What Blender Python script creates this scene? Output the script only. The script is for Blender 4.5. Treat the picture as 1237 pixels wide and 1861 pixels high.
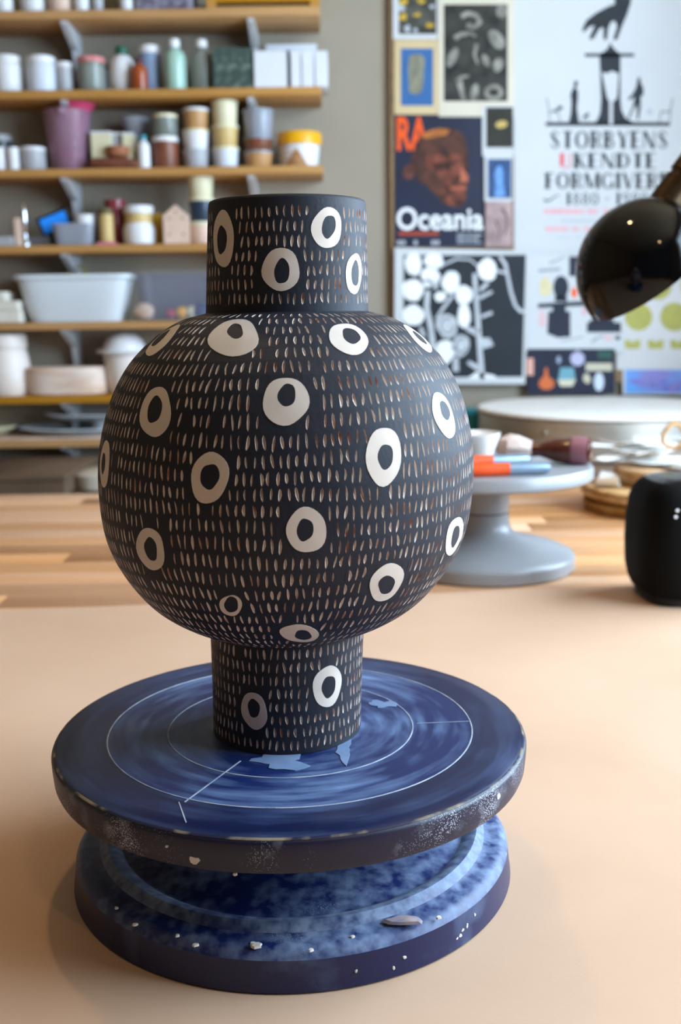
import bpy, bmesh, math, random
from math import sin, cos, pi, radians, sqrt, atan2
from mathutils import Vector, Matrix, noise as mnoise
for o in list(bpy.data.objects): bpy.data.objects.remove(o)
scn = bpy.context.scene
COL = scn.collection
random.seed(7)
# ------------------------------------------------------------------ camera
IW, IH, F = 1237, 1861, 1920.0
PITCH = math.atan(360 / F); ROLL = radians(-0.8)
CAM = Vector((.0318, -.605, .333))
FW = Vector((0, cos(PITCH), -sin(PITCH))); UP0 = Vector((0, sin(PITCH), cos(PITCH))); RT0 = Vector((1, 0, 0))
RT = RT0 * cos(ROLL) + UP0 * sin(ROLL); UP = UP0 * cos(ROLL) - RT0 * sin(ROLL)
cam = bpy.data.objects.new('camera', bpy.data.cameras.new('camera')); COL.objects.link(cam)
cam.matrix_world = Matrix(((RT.x, UP.x, -FW.x, CAM.x), (RT.y, UP.y, -FW.y, CAM.y), (RT.z, UP.z, -FW.z, CAM.z), (0, 0, 0, 1)))
cd = cam.data; cd.sensor_fit = 'VERTICAL'; cd.sensor_height = 36; cd.lens = F / IH * 36
cd.dof.use_dof = True; cd.dof.focus_distance = .56; cd.dof.aperture_fstop = 8.6; cd.clip_start = .02
scn.camera = cam
def ray(px, py): return (FW + RT * ((px - IW / 2) / F) + UP * ((IH / 2 - py) / F))
def at_y(px, py, Y): d = ray(px, py); return CAM + d * ((Y - CAM.y) / d.y)
def at_z(px, py, Z): d = ray(px, py); return CAM + d * ((Z - CAM.z) / d.z)
def proj(P): d = P - CAM; z = d.dot(FW); return (IW / 2 + F * d.dot(RT) / z, IH / 2 - F * d.dot(UP) / z)
# ------------------------------------------------------------------ world, lights, exposure
w = bpy.data.worlds.new('world'); scn.world = w; w.use_nodes = True
bg = w.node_tree.nodes['Background']; bg.inputs[0].default_value = (.74, .83, 1, 1); bg.inputs[1].default_value = .06
vs = scn.view_settings; vs.view_transform = 'Standard'; vs.look = 'None'; vs.gamma = 1; vs.use_curve_mapping = False; vs.exposure = 0.12
XR, XL, YB, YFR, ZF, ZC = 1.2, -1.7, 2.015, -2.6, -.75, 1.75        # room
WY0, WY1, WZ0, WZ1 = -.6, 1.3, .16, 1.6                              # window opening in the right wall
def area(name, loc, target, sx, sy, power, col):
    l = bpy.data.lights.new(name, 'AREA'); l.shape = 'RECTANGLE'; l.size = sx; l.size_y = sy; l.energy = power; l.color = col
    o = bpy.data.objects.new(name, l); COL.objects.link(o); o.location = loc
    o.rotation_euler = (Vector(target) - Vector(loc)).to_track_quat('-Z', 'Y').to_euler(); return o
area('window_daylight', (XR + .16, (WY0 + WY1) / 2, (WZ0 + WZ1) / 2), (0, (WY0 + WY1) / 2, (WZ0 + WZ1) / 2 - .01), WY1 - WY0, WZ1 - WZ0, 150, (.62, .81, 1))
# ------------------------------------------------------------------ helpers
def lin(c):
    if isinstance(c, str): c = tuple(int(c[i:i + 2], 16) / 255 for i in (0, 2, 4))
    return tuple((x / 12.92 if x <= .04045 else ((x + .055) / 1.055) ** 2.4) for x in c) + (1,)
MATS = {}
def mat(key, c, rough=.6, metal=0, c2=None, scale=30, stretch=(1, 1, 1), bump=0, bscale=None, spec=.5, trans=0, alpha=1, coat=0, thr=(.35, .65), detail=4, emit=None, rnd=0, ior=1.45):
    if key in MATS: return MATS[key]
    m = bpy.data.materials.new(key); m.use_nodes = True; nt = m.node_tree; b = nt.nodes['Principled BSDF']
    b.inputs['Base Color'].default_value = lin(c); b.inputs['Roughness'].default_value = rough; b.inputs['Metallic'].default_value = metal
    b.inputs['Specular IOR Level'].default_value = spec; b.inputs['Transmission Weight'].default_value = trans; b.inputs['Alpha'].default_value = alpha
    b.inputs['Coat Weight'].default_value = coat; b.inputs['Coat Roughness'].default_value = .08; b.inputs['IOR'].default_value = ior
    if emit: b.inputs['Emission Color'].default_value = lin(emit[0]); b.inputs['Emission Strength'].default_value = emit[1]
    tc = nt.nodes.new('ShaderNodeTexCoord'); mp = nt.nodes.new('ShaderNodeMapping'); mp.inputs['Scale'].default_value = stretch
    nt.links.new(tc.outputs['Object'], mp.inputs[0])
    src = None
    if c2 is not None:
        n = nt.nodes.new('ShaderNodeTexNoise'); n.inputs['Scale'].default_value = scale; n.inputs['Detail'].default_value = detail
        r = nt.nodes.new('ShaderNodeMapRange'); r.inputs[1].default_value, r.inputs[2].default_value = thr
        x = nt.nodes.new('ShaderNodeMix'); x.data_type = 'RGBA'; x.inputs[6].default_value = lin(c); x.inputs[7].default_value = lin(c2)
        nt.links.new(mp.outputs[0], n.inputs['Vector']); nt.links.new(n.outputs[0], r.inputs[0]); nt.links.new(r.outputs[0], x.inputs[0])
        src = x.outputs[2]
    if rnd:
        oi = nt.nodes.new('ShaderNodeObjectInfo'); h = nt.nodes.new('ShaderNodeHueSaturation')
        a = nt.nodes.new('ShaderNodeMapRange'); a.inputs[3].default_value = 1 - rnd; a.inputs[4].default_value = 1 + rnd
        nt.links.new(oi.outputs['Random'], a.inputs[0]); nt.links.new(a.outputs[0], h.inputs['Value'])
        s2 = nt.nodes.new('ShaderNodeMapRange'); s2.inputs[3].default_value = 1.2; s2.inputs[4].default_value = .85
        nt.links.new(oi.outputs['Random'], s2.inputs[0]); nt.links.new(s2.outputs[0], h.inputs['Saturation'])
        if src: nt.links.new(src, h.inputs['Color'])
        else: h.inputs['Color'].default_value = lin(c)
        src = h.outputs[0]
    if src: nt.links.new(src, b.inputs['Base Color'])
    if bump:
        n2 = nt.nodes.new('ShaderNodeTexNoise'); n2.inputs['Scale'].default_value = bscale or scale * 3; n2.inputs['Detail'].default_value = 3
        bp = nt.nodes.new('ShaderNodeBump'); bp.inputs['Strength'].default_value = bump; bp.inputs['Distance'].default_value = .001
        nt.links.new(mp.outputs[0], n2.inputs['Vector']); nt.links.new(n2.outputs[0], bp.inputs['Height']); nt.links.new(bp.outputs[0], b.inputs['Normal'])
    MATS[key] = m; return m
def flatmat(c, rough=.7): return mat('print_' + c, c, rough, spec=.3)
class MB:
    def __init__(s): s.v = []; s.f = []; s.mi = []; s.sm = []
    def add(s, vs_, fs, mi=0, smooth=True, M=None):
        n = len(s.v)
        for v in vs_:
            v = Vector(v); s.v.append(M @ v if M else v)
        for f in fs: s.f.append([i + n for i in f]); s.mi.append(mi); s.sm.append(smooth)
        return s
    def box(s, x0, x1, y0, y1, z0, z1, mi=0, M=None, bev=0):
        if bev:
            q = [(x0 + bev, y0), (x1 - bev, y0), (x1, y0 + bev), (x1, y1 - bev), (x1 - bev, y1), (x0 + bev, y1), (x0, y1 - bev), (x0, y0 + bev)]
            return s.prism(q, z0, z1, mi, M, bev=bev)
        return s.add([(x0, y0, z0), (x1, y0, z0), (x1, y1, z0), (x0, y1, z0), (x0, y0, z1), (x1, y0, z1), (x1, y1, z1), (x0, y1, z1)],
                     [(0, 3, 2, 1), (4, 5, 6, 7), (0, 1, 5, 4), (1, 2, 6, 5), (2, 3, 7, 6), (3, 0, 4, 7)], mi, False, M)
    def prism(s, q, z0, z1, mi=0, M=None, bev=0):                    # q: outline in xy, ccw
        n = len(q)
        if bev:
            cx = sum(p[0] for p in q) / n; cy = sum(p[1] for p in q) / n
            hx = max(abs(p[0] - cx) for p in q); hy = max(abs(p[1] - cy) for p in q)
            qi = [(cx + (p[0] - cx) * (hx - bev * .7) / hx, cy + (p[1] - cy) * (hy - bev * .7) / hy) for p in q]
            rings = [(qi, z0), (q, z0 + bev * .7), (q, z1 - bev * .7), (qi, z1)]
        else: rings = [(q, z0), (q, z1)]
        vs_ = [(p[0], p[1], z) for r, z in rings for p in r]; m = len(rings)
        fs = [[i for i in range(n)][::-1], [(m - 1) * n + i for i in range(n)]]
        for k in range(m - 1):
            for i in range(n): j = (i + 1) % n; fs.append((k * n + i, k * n + j, (k + 1) * n + j, (k + 1) * n + i))
        return s.add(vs_, fs, mi, False, M)
    def lathe(s, prof, seg=40, mi=0, M=None, cap0=False, cap1=False, sup=0):
        n = len(prof); vs_ = []
        for r, z in prof:
            for k in range(seg):
                t = 2 * pi * k / seg
                if sup:
                    q = (abs(cos(t)) ** sup + abs(sin(t)) ** sup) ** (-1 / sup); vs_.append((r * q * cos(t), r * q * sin(t), z))
                else: vs_.append((r * cos(t), r * sin(t), z))
        fs = [(i * seg + k, i * seg + (k + 1) % seg, (i + 1) * seg + (k + 1) % seg, (i + 1) * seg + k) for i in range(n - 1) for k in range(seg)]
        if cap0: fs.append(list(range(seg))[::-1])
        if cap1: fs.append([(n - 1) * seg + k for k in range(seg)])
        return s.add(vs_, fs, mi, True, M)
    def tube(s, path, rad, seg=12, mi=0, closed=False, M=None, squash=None):
        path = [Vector(p) for p in path]; n = len(path); vs_ = []; up = Vector((0, 0, 1)); prev = None
        for i, p in enumerate(path):
            a = path[(i - 1) % n] if (closed or i) else p; b = path[(i + 1) % n] if (closed or i < n - 1) else p
            t = (b - a).normalized()
            if prev is None: prev = t.orthogonal().normalized()
            u = (prev - t * prev.dot(t)).normalized(); prev = u; v = t.cross(u)
            r = rad[i] if isinstance(rad, (list, tuple)) else rad
            for k in range(seg): vs_.append(p + (u * cos(2 * pi * k / seg) + v * sin(2 * pi * k / seg)) * r)
        m = n if closed else n - 1
        fs = [(i * seg + k, i * seg + (k + 1) % seg, ((i + 1) % n) * seg + (k + 1) % seg, ((i + 1) % n) * seg + k) for i in range(m) for k in range(seg)]
        if not closed: fs += [list(range(seg))[::-1], [(n - 1) * seg + k for k in range(seg)]]
        return s.add(vs_, fs, mi, True, M)
    def mesh(s, name, mats, angle=40):
        me = bpy.data.meshes.new(name); me.from_pydata([tuple(v) for v in s.v], [], s.f)
        for m in (mats if isinstance(mats, (list, tuple)) else [mats]): me.materials.append(m)
        me.polygons.foreach_set('material_index', s.mi); me.polygons.foreach_set('use_smooth', s.sm); me.update()
        me.set_sharp_from_angle(angle=radians(angle)); return me
def link(o, parent=None):
    COL.objects.link(o)
    if parent: o.parent = parent
    return o
def part(name, mb, mats, parent, label=None, angle=40, kind=None):
    o = link(bpy.data.objects.new(name, mb.mesh(name, mats, angle)), parent)
    if label: o['label'] = label
    if kind: o['kind'] = kind
    return o
def tag(o, label, cat, group=None):
    o['label'] = label; o['category'] = cat
    if group: o['group'] = group
    return o
def thing(name, label, cat, loc=(0, 0, 0), rz=0, group=None):
    o = link(bpy.data.objects.new(name, None)); o.empty_display_size = .02; o.location = loc; o.rotation_euler = (0, 0, rz); return tag(o, label, cat, group)
def solo(name, mb, mats, label, cat, loc=(0, 0, 0), rz=0, group=None, angle=40):
    o = link(bpy.data.objects.new(name, mb.mesh(name, mats, angle))); o.location = loc; o.rotation_euler = (0, 0, rz); return tag(o, label, cat, group)
def struct(name, mb, mats, parent=None):
    o = part(name, mb, mats, parent)
    if not parent: o['kind'] = 'structure'
    return o
# ------------------------------------------------------------------ room shell
m_wall = mat('wall_paint', '9a9081', .85, c2='938979', scale=3, bump=.1, bscale=90)
m_ceil = mat('ceiling_paint', 'b39b7c', .9, c2='ab9373', scale=2)
m_floor = mat('floor_lino', '6e6258', .6, c2='62574e', scale=6)
m_trim = mat('white_trim', 'e8e6e0', .5, c2='e2e0da', scale=8)
struct('wall_back', MB().box(XL, XR, YB, YB + .1, ZF, ZC), m_wall)
struct('wall_left', MB().box(XL - .1, XL, YFR, YB, ZF, ZC), mat('wall_ochre_paint', '7d6347', .85, c2='755b40', scale=3, bump=.1, bscale=90))
b = MB(); b.box(XR, XR + .12, YFR, WY0, ZF, ZC); b.box(XR, XR + .12, WY1, YB, ZF, ZC); b.box(XR, XR + .12, WY0, WY1, ZF, WZ0); b.box(XR, XR + .12, WY0, WY1, WZ1, ZC)
struct('wall_right', b, m_wall)
struct('floor', MB().box(XL, XR, YFR, YB, ZF - .05, ZF), m_floor)
struct('ceiling', MB().box(XL, XR, YFR, YB, ZC, ZC + .05), m_ceil)
b = MB(); t = .04
for a in ((WY0, WY0 + t, WZ0, WZ1), (WY1 - t, WY1, WZ0, WZ1), (WY0, WY1, WZ0, WZ0 + t), (WY0, WY1, WZ1 - t, WZ1), ((WY0 + WY1) / 2 - .02, (WY0 + WY1) / 2 + .02, WZ0, WZ1)): b.box(XR + .03, XR + .09, *a)
win = struct('window_1', b, m_trim)
mg = bpy.data.materials.new('window_glass'); mg.use_nodes = True; nt = mg.node_tree; nt.nodes.clear()
mo = nt.nodes.new('ShaderNodeOutputMaterial'); mx = nt.nodes.new('ShaderNodeMixShader'); tr = nt.nodes.new('ShaderNodeBsdfTransparent'); gl = nt.nodes.new('ShaderNodeBsdfGlossy')
gl.inputs['Roughness'].default_value = .02; mx.inputs[0].default_value = .06
nt.links.new(tr.outputs[0], mx.inputs[1]); nt.links.new(gl.outputs[0], mx.inputs[2]); nt.links.new(mx.outputs[0], mo.inputs[0])
ym = (WY0 + WY1) / 2
for y0, y1 in ((WY0 + t, ym - .02), (ym + .02, WY1 - t)): part('pane', MB().box(XR + .056, XR + .06, y0, y1, WZ0 + t, WZ1 - t), mg, win)
part('window_sill', MB().box(XR - .05, XR + .03, WY0 - .04, WY1 + .04, WZ0 - .03, WZ0), m_trim, win)
struct('baseboard_back', MB().box(XL, XR, YB - .015, YB, ZF, ZF + .08), m_trim)
# ceiling spots, warm
m_fix = mat('lamp_fixture_white', 'dcdad4', .4, c2='d4d2cc', scale=20)
m_bulb = mat('bulb_glow', 'fff0d0', .4, emit=('ffd9a0', 60))
for i, (x, y, lab) in enumerate(((-.15, .55, 'white ceiling spotlight above the table behind the vase, giving warm light'), (.5, -.95, 'white ceiling spotlight behind the viewer, giving warm light'))):
    t_ = thing('ceiling_spotlight', lab, 'spotlight', (x, y, ZC), 0, 'warm ceiling spotlights')
    part('housing', MB().lathe([(.05, 0), (.05, -.012), (.04, -.014), (.04, -.10), (.036, -.10), (.034, -.02), (.001, -.02)], 28), m_fix, t_)
    part('bulb', MB().lathe([(.001, -.094), (.02, -.09), (.03, -.08), (.03, -.05), (.001, -.05)], 24), m_bulb, t_)
    l = bpy.data.lights.new('spot_lamp', 'SPOT'); l.energy = (11, 4)[i]; l.color = (1, .66, .34); l.spot_size = radians(120); l.spot_blend = .6; l.shadow_soft_size = .03
    o = link(bpy.data.objects.new('spot_lamp', l), t_); o.location = (0, 0, -.115)
    d = Vector((0, .3, 0)) - Vector((x, y, ZC)); o.rotation_euler = d.to_track_quat('-Z', 'Y').to_euler()
# ------------------------------------------------------------------ work table of wooden staves, MDF board
m_stave = mat('beech_staves', 'd6aa86', .42, c2='c8946c', scale=14, stretch=(.25, 3, 3), bump=.08, bscale=60, thr=(.3, .75), rnd=.11)
m_tleg = mat('table_leg_wood', 'b8875a', .5, c2='a5744a', scale=10, stretch=(4, 4, .5))
TX0, TX1, TY0, TY1, TZ = -1.25, 1.0, -.8, 1.437, -.0062
table = thing('work_table', 'long wooden work table of glued pale staves under the tan board', 'table', (0, 0, ZF))
rows = 38; wd = (TY1 - TY0) / rows; e = .0006
rs = random.Random(3)
for r in range(rows):
    y0 = TY0 + r * wd; cut = rs.uniform(TX0 + .5, TX1 - .5)
    for xa, xb in ((TX0, cut), (cut, TX1)):
        part('stave', MB().box(xa + e, xb - e, y0 + e, y0 + wd - e, -.04 - ZF, TZ - ZF + rs.uniform(-.0003, 0), bev=.0012), m_stave, table)
for ya in (TY0 + .06, TY1 - .1): part('apron', MB().box(TX0 + .08, TX1 - .08, ya, ya + .025, -.13 - ZF, -.04 - ZF), m_tleg, table)
for x in (TX0 + .1, TX1 - .16):
    for y in (TY0 + .08, TY1 - .15): part('leg', MB().box(x, x + .06, y, y + .06, 0, -.04 - ZF, bev=.004), m_tleg, table)
m_mdf = mat('mdf_board', 'caa88e', .62, c2='c09d82', scale=5, bump=.05, bscale=400, spec=.35, thr=(.3, .7))
pa, pb = at_z(0, 1109, 0), at_z(900, 1073, 0)
dr = (pb - pa).normalized(); nn = Vector((-dr.y, dr.x, 0)); p0 = pa - dr * .55; p1 = pb + dr * .55
q = [p0 - nn * 1.15, p1 - nn * 1.15, p1, p0]
solo('backing_board', MB().prism([(p.x, p.y) for p in q], -.006, 0), m_mdf, 'smooth tan fibreboard sheet lying on the wooden table under the blue wheel', 'board')
# ------------------------------------------------------------------ blue banding wheel
def blue_mat(key, c='17275e', dust='7f93b5', polar=True, amt=(.42, .8), speck=None, rough=.3, scale=1.0, dustmax=.8, s2=14):
    m = bpy.data.materials.new(key); m.use_nodes = True; nt = m.node_tree; N = nt.nodes.new; L = nt.links.new; b = nt.nodes['Principled BSDF']
    tc = N('ShaderNodeTexCoord'); vec = tc.outputs['Object']
    if polar:
        sp = N('ShaderNodeSeparateXYZ'); L(vec, sp.inputs[0])
        le = N('ShaderNodeVectorMath'); le.operation = 'LENGTH'; cb0 = N('ShaderNodeCombineXYZ'); L(sp.outputs[0], cb0.inputs[0]); L(sp.outputs[1], cb0.inputs[1]); L(cb0.outputs[0], le.inputs[0])
        nv = N('ShaderNodeVectorMath'); nv.operation = 'NORMALIZE'; L(cb0.outputs[0], nv.inputs[0])
        sc = N('ShaderNodeVectorMath'); sc.operation = 'SCALE'; sc.inputs[3].default_value = 2.2 * scale; L(nv.outputs[0], sc.inputs[0])
        mu = N('ShaderNodeMath'); mu.operation = 'MULTIPLY'; mu.inputs[1].default_value = 160 * scale; L(le.outputs['Value'], mu.inputs[0])
        cz = N('ShaderNodeCombineXYZ'); L(mu.outputs[0], cz.inputs[2]); ad = N('ShaderNodeVectorMath'); ad.operation = 'ADD'; L(sc.outputs[0], ad.inputs[0]); L(cz.outputs[0], ad.inputs[1]); pv = ad.outputs[0]
    n1 = N('ShaderNodeTexNoise'); n1.inputs['Scale'].default_value = 1 if polar else 60 * scale; n1.inputs['Detail'].default_value = 6; L(pv if polar else vec, n1.inputs['Vector'])
    n2 = N('ShaderNodeTexNoise'); n2.inputs['Scale'].default_value = s2; n2.inputs['Detail'].default_value = 3; L(vec, n2.inputs['Vector'])
    m1 = N('ShaderNodeMath'); m1.operation = 'MULTIPLY'; L(n1.outputs[0], m1.inputs[0]); L(n2.outputs[0], m1.inputs[1])
    r1 = N('ShaderNodeMapRange'); r1.inputs[1].default_value = amt[0] ** 2; r1.inputs[2].default_value = amt[1] ** 2; r1.inputs[4].default_value = dustmax; L(m1.outputs[0], r1.inputs[0])
    fac = r1.outputs[0]
    if speck:                                                        # (density noise threshold, z range) little dried clay specks
        vo = N('ShaderNodeTexVoronoi'); vo.inputs['Scale'].default_value = 1100; L(vec, vo.inputs['Vector'])
        n3 = N('ShaderNodeTexNoise'); n3.inputs['Scale'].default_value = 28; n3.inputs['Detail'].default_value = 6; L(vec, n3.inputs['Vector'])
        mr = N('ShaderNodeMapRange'); mr.inputs[1].default_value = speck - .06; mr.inputs[2].default_value = speck + .2; mr.inputs[3].default_value = 0; mr.inputs[4].default_value = .42; L(n3.outputs[0], mr.inputs[0])
        mm = N('ShaderNodeMath'); mm.operation = 'LESS_THAN'; L(vo.outputs['Distance'], mm.inputs[0]); L(mr.outputs[0], mm.inputs[1])
        mx_ = N('ShaderNodeMath'); mx_.operation = 'MAXIMUM'; L(mm.outputs[0], mx_.inputs[0]); L(fac, mx_.inputs[1]); fac = mx_.outputs[0]
    x = N('ShaderNodeMix'); x.data_type = 'RGBA'; x.inputs[6].default_value = lin(c); x.inputs[7].default_value = lin(dust); L(fac, x.inputs[0]); L(x.outputs[2], b.inputs['Base Color'])
    rr = N('ShaderNodeMapRange'); rr.inputs[3].default_value = rough; rr.inputs[4].default_value = .85; L(fac, rr.inputs[0]); L(rr.outputs[0], b.inputs['Roughness'])
    bp = N('ShaderNodeBump'); bp.inputs['Strength'].default_value = .12; bp.inputs['Distance'].default_value = .001; L(n1.outputs[0], bp.inputs['Height']); L(bp.outputs[0], b.inputs['Normal'])
    b.inputs['Specular IOR Level'].default_value = .45
    return m
m_top = blue_mat('blue_enamel_scoured', '132352', '6f86ac', True, (.42, .66), None, .33, 1.0, .8)
m_topo = blue_mat('blue_enamel_worn', '10183a', '4a5d84', True, (.45, .72), None, .3, .8, .7)
m_side = blue_mat('blue_enamel_specked', '171630', 'b4b8c4', False, (.56, .85), .49, .42, 1.5)
m_base = blue_mat('blue_enamel_dusty', '12235a', '8da2c0', False, (.44, .66), .62, .4, 2.2, .62, 24)
m_bside = blue_mat('blue_enamel_side', '161c44', '7486a8', False, (.52, .8), .66, .35, .6)
m_scribe = mat('pale_scribed_line', 'adb1b6', .6, c2='7a859b', scale=90)
m_clay = mat('dried_pale_clay', 'dcd6cf', .8, c2='cfc5ba', scale=200)
m_smear = mat('wet_clay_smear', '7385a3', .5, c2='5f7496', scale=60)
HZ = .0885
wheel = thing('banding_wheel', 'blue enamelled metal banding wheel spattered with dried clay, holding the dark vase', 'turntable')
base = part('base', MB().lathe([(.001, .052), (.022, .052), (.026, .05), (.03, .04), (.045, .0335), (.075, .0295), (.098, .026), (.101, .0245), (.104, .0245), (.108, .027), (.112, .0275), (.117, .0235), (.121, .0225), (.125, .0225), (.1285, .0205), (.1305, .0175)], 120), m_base, wheel)
part('base_ridge', MB().lathe([(.1035, .0246), (.108, .0274), (.112, .0279), (.1165, .024)], 120), blue_mat('blue_enamel_ridge', '1d3060', '9aadc6', False, (.38, .6), None, .45, 2.5, .6, 20), wheel)
part('base_skirt', MB().lathe([(.1305, .0175), (.1315, .009), (.1325, .001), (.130, 0), (.001, 0)], 120), m_bside, wheel)
part('column', MB().lathe([(.021, .05), (.021, .071)], 40, cap1=True), m_bside, wheel)
head = part('wheel_head', MB().lathe([(.001, HZ), (.0735, HZ), (.109, HZ)], 128), m_top, wheel, angle=30)
part('head_border', MB().lathe([(.109, HZ), (.125, HZ), (.1365, HZ - .0002), (.1385, HZ - .0012)], 128), m_topo, wheel)
part('head_rim', MB().lathe([(.1385, HZ - .0012), (.1399, HZ - .0022), (.1405, HZ - .0036), (.1402, HZ - .010), (.1396, HZ - .0165), (.1385, HZ - .0192), (.135, HZ - .0208), (.02, HZ - .019)], 128), m_side, wheel)
part('worn_edge', MB().lathe([(.1380, HZ - .0008), (.1387, HZ - .0010), (.1394, HZ - .0015), (.1390, HZ - .0024)], 128), mat('worn_metal_edge', '1b1f3a', .35, c2='8f7f68', scale=45, thr=(.5, .62), spec=.5), wheel)
for R in (.1088, .0735):
    part('scribed_ring', MB().lathe([(R - .0005, HZ - .0001), (R - .0003, HZ + .00025), (R + .0003, HZ + .00025), (R + .0005, HZ - .0001)], 128), m_scribe, head)
def line_on(pA, pB, wdt, name, parent):
    a, c = at_z(*pA, HZ), at_z(*pB, HZ); d = (c - a).normalized(); n = Vector((-d.y, d.x, 0)) * wdt
    part(name, MB().prism([((p).x, (p).y) for p in (a - n, c - n, c + n, a + n)], HZ - .0002, HZ + .0002), m_scribe, parent)
line_on((437, 1383), (335, 1458), .0004, 'scribed_line', head); line_on((757, 1315), (852, 1311), .00025, 'scribed_line', head); line_on((325, 1458), (338, 1495), .0003, 'scratch', head)
def blob(cx, cy, rx, ry, seed, n=22, rough=.35):
    r_ = random.Random(seed); ph = [r_.uniform(0, 6.28) for _ in range(4)]
    return [(cx + rx * k * cos(a), cy + ry * k * sin(a)) for a, k in ((2 * pi * i / n, 1 + rough * (.5 * sin(2 * a + ph[0]) + .35 * sin(3 * a + ph[1]) + .3 * sin(5 * a + ph[2]) + .2 * sin(9 * a + ph[3]))) for i, a in ((i, 2 * pi * i / n) for i in range(n)))]
for i, (x, y, rx, ry) in enumerate(((510, 1383, 45, 12), (625, 1362, 14, 17), (695, 1280, 22, 8))):
    c = at_z(x, y, HZ); dx = rx / 3000; dy = ry / 1150
    part('clay_smear', MB().prism(blob(c.x, c.y, dx, dy, i + 5, rough=.5), HZ - .0003, HZ + .00035), m_smear, head)
# ------------------------------------------------------------------ vase
def catmull(ctrl, n):
    P = [Vector(c) for c in ctrl]; P = [2 * P[0] - P[1]] + P + [2 * P[-1] - P[-2]]; o = []
    for i in range(1, len(P) - 2):
        a, b_, c, d = P[i - 1:i + 3]
        for k in range(n):
            t_ = k / n; o.append(.5 * (2 * b_ + (c - a) * t_ + (2 * a - 5 * b_ + 4 * c - d) * t_ * t_ + (3 * b_ - a - 3 * c + d) * t_ ** 3))
    return o + [P[-2]]
VX, VK = -.0022, .023
def voff(z): return VX + VK * (z - HZ)
zc = [.152, .16, .172, .19, .21, .235, .26, .285, .305, .32, .330, .334]
rc = [.046, .0638, .0803, .0943, .1033, .1067, .1058, .0998, .0898, .0759, .0604, .0465]
PROF = {'foot': [Vector((.0443, HZ + .0003)), Vector((.0447, .12)), Vector((.0455, .1525))], 'body': catmull(list(zip(rc, zc)), 10), 'neck': [Vector((.0455, .3345)), Vector((.0447, .36)), Vector((.0437, .388)), Vector((.0433, .3925))]}
def arc(poly):
    s = [0]
    for a, b_ in zip(poly, poly[1:]): s.append(s[-1] + (b_ - a).length)
    return s
ARC = {k: arc(v) for k, v in PROF.items()}
def prof_at(k, s):
    A, P = ARC[k], PROF[k]; s = min(max(s, 0), A[-1])
    lo, hi = 0, len(A) - 1
    while hi - lo > 1:
        m_ = (lo + hi) // 2
        if A[m_] <= s: lo = m_
        else: hi = m_
    t_ = (s - A[lo]) / (A[hi] - A[lo] + 1e-12); v = P[lo].lerp(P[hi], t_); tg = (P[hi] - P[lo]).normalized()
    return v.x, v.y, Vector((tg.y, -tg.x))
def surf(k, th, s, lift=0):
    r, z, n = prof_at(k, s); r2 = r + n.x * lift; z2 = z + n.y * lift
    return Vector((r2 * cos(th) + voff(z), r2 * sin(th), z2))
def seg_of(z): return 'foot' if z < .1525 else ('body' if z < .3342 else 'neck')
def r_of(k, z):
    P = PROF[k]
    for i, (a, b_) in enumerate(zip(P, P[1:])):
        if a.y <= z <= b_.y: t_ = (z - a.y) / (b_.y - a.y + 1e-12); return a.x + (b_.x - a.x) * t_, ARC[k][i] + t_ * (ARC[k][i + 1] - ARC[k][i])
    return (P[0].x, 0) if z < P[0].y else (P[-1].x, ARC[k][-1])
def hit(px, py):
    d = ray(px, py); u = .4
    while u < .85:
        P = CAM + d * u
        if HZ < P.z < .3925:
            k = seg_of(P.z); r, s = r_of(k, P.z); x = P.x - voff(P.z)
            if x * x + P.y * P.y <= r * r: return k, atan2(P.y, x), s
        u += .0004
    return None
def jac(k, th, s):
    h = .0008; r = prof_at(k, s)[0]
    a, b_ = proj(surf(k, th + h / r, s)), proj(surf(k, th - h / r, s)); c, d = proj(surf(k, th, s + h)), proj(surf(k, th, s - h))
    return ((a[0] - b_[0]) / (2 * h), (c[0] - d[0]) / (2 * h), (a[1] - b_[1]) / (2 * h), (c[1] - d[1]) / (2 * h))
SP = [  # centre x, y, half width, half height, lean right (deg) | inner centre x, y, half width, half height, lean
 (404, 434, 19, 51, 0, 403, 436, 9, 26, 0), (595, 414, 27, 38, 8, 597, 412, 12, 22, 12), (510, 490, 35, 39, 10, 512, 493, 14, 23, 8), (644, 497, 14, 38, 3, 645, 497, 7, 23, 0),
 (294, 616, 9, 42, 47, 291, 614, 5, 22, 47), (423, 609, 46, 33, -10, 427, 601, 15, 15, 20), (634, 613, 38, 26, 22, 638, 610, 18, 13, 28), (761, 613, 7, 36, -46, 762, 613, 3.5, 18, -46),
 (281, 748, 27, 47, 8, 281, 744, 13, 25, 10), (519, 728, 42, 44, 5, 521, 718, 16, 22, 14), (380, 868, 34, 47, 8, 381, 866, 17, 24, 10), (698, 829, 32, 54, 0, 700, 830, 14, 23, 0),
 (807, 754, 17, 44, -19, 808, 746, 8, 18, -15), (189, 843, 8, 44, 3, 188, 842, 3.6, 20, 3), (272, 999, 24, 40, -12, 274, 998, 11, 22, -14), (557, 964, 37, 41, 5, 554, 963, 15, 21, 5),
 (827, 975, 13, 37, 15, 827, 975, 6, 21, 15), (703, 1060, 26, 38, 33, 702, 1063, 14, 18, 33), (419, 1101, 20, 19, 0, 420, 1099, 13, 14, 0), (546, 1154, 36, 15, 6, 551, 1155, 16, 9, 8),
 (461, 1292, 23, 34, -12, 461, 1287, 11, 17, -5), (596, 1247, 25, 39, 14, 597, 1248, 12, 21, 10)]
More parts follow.
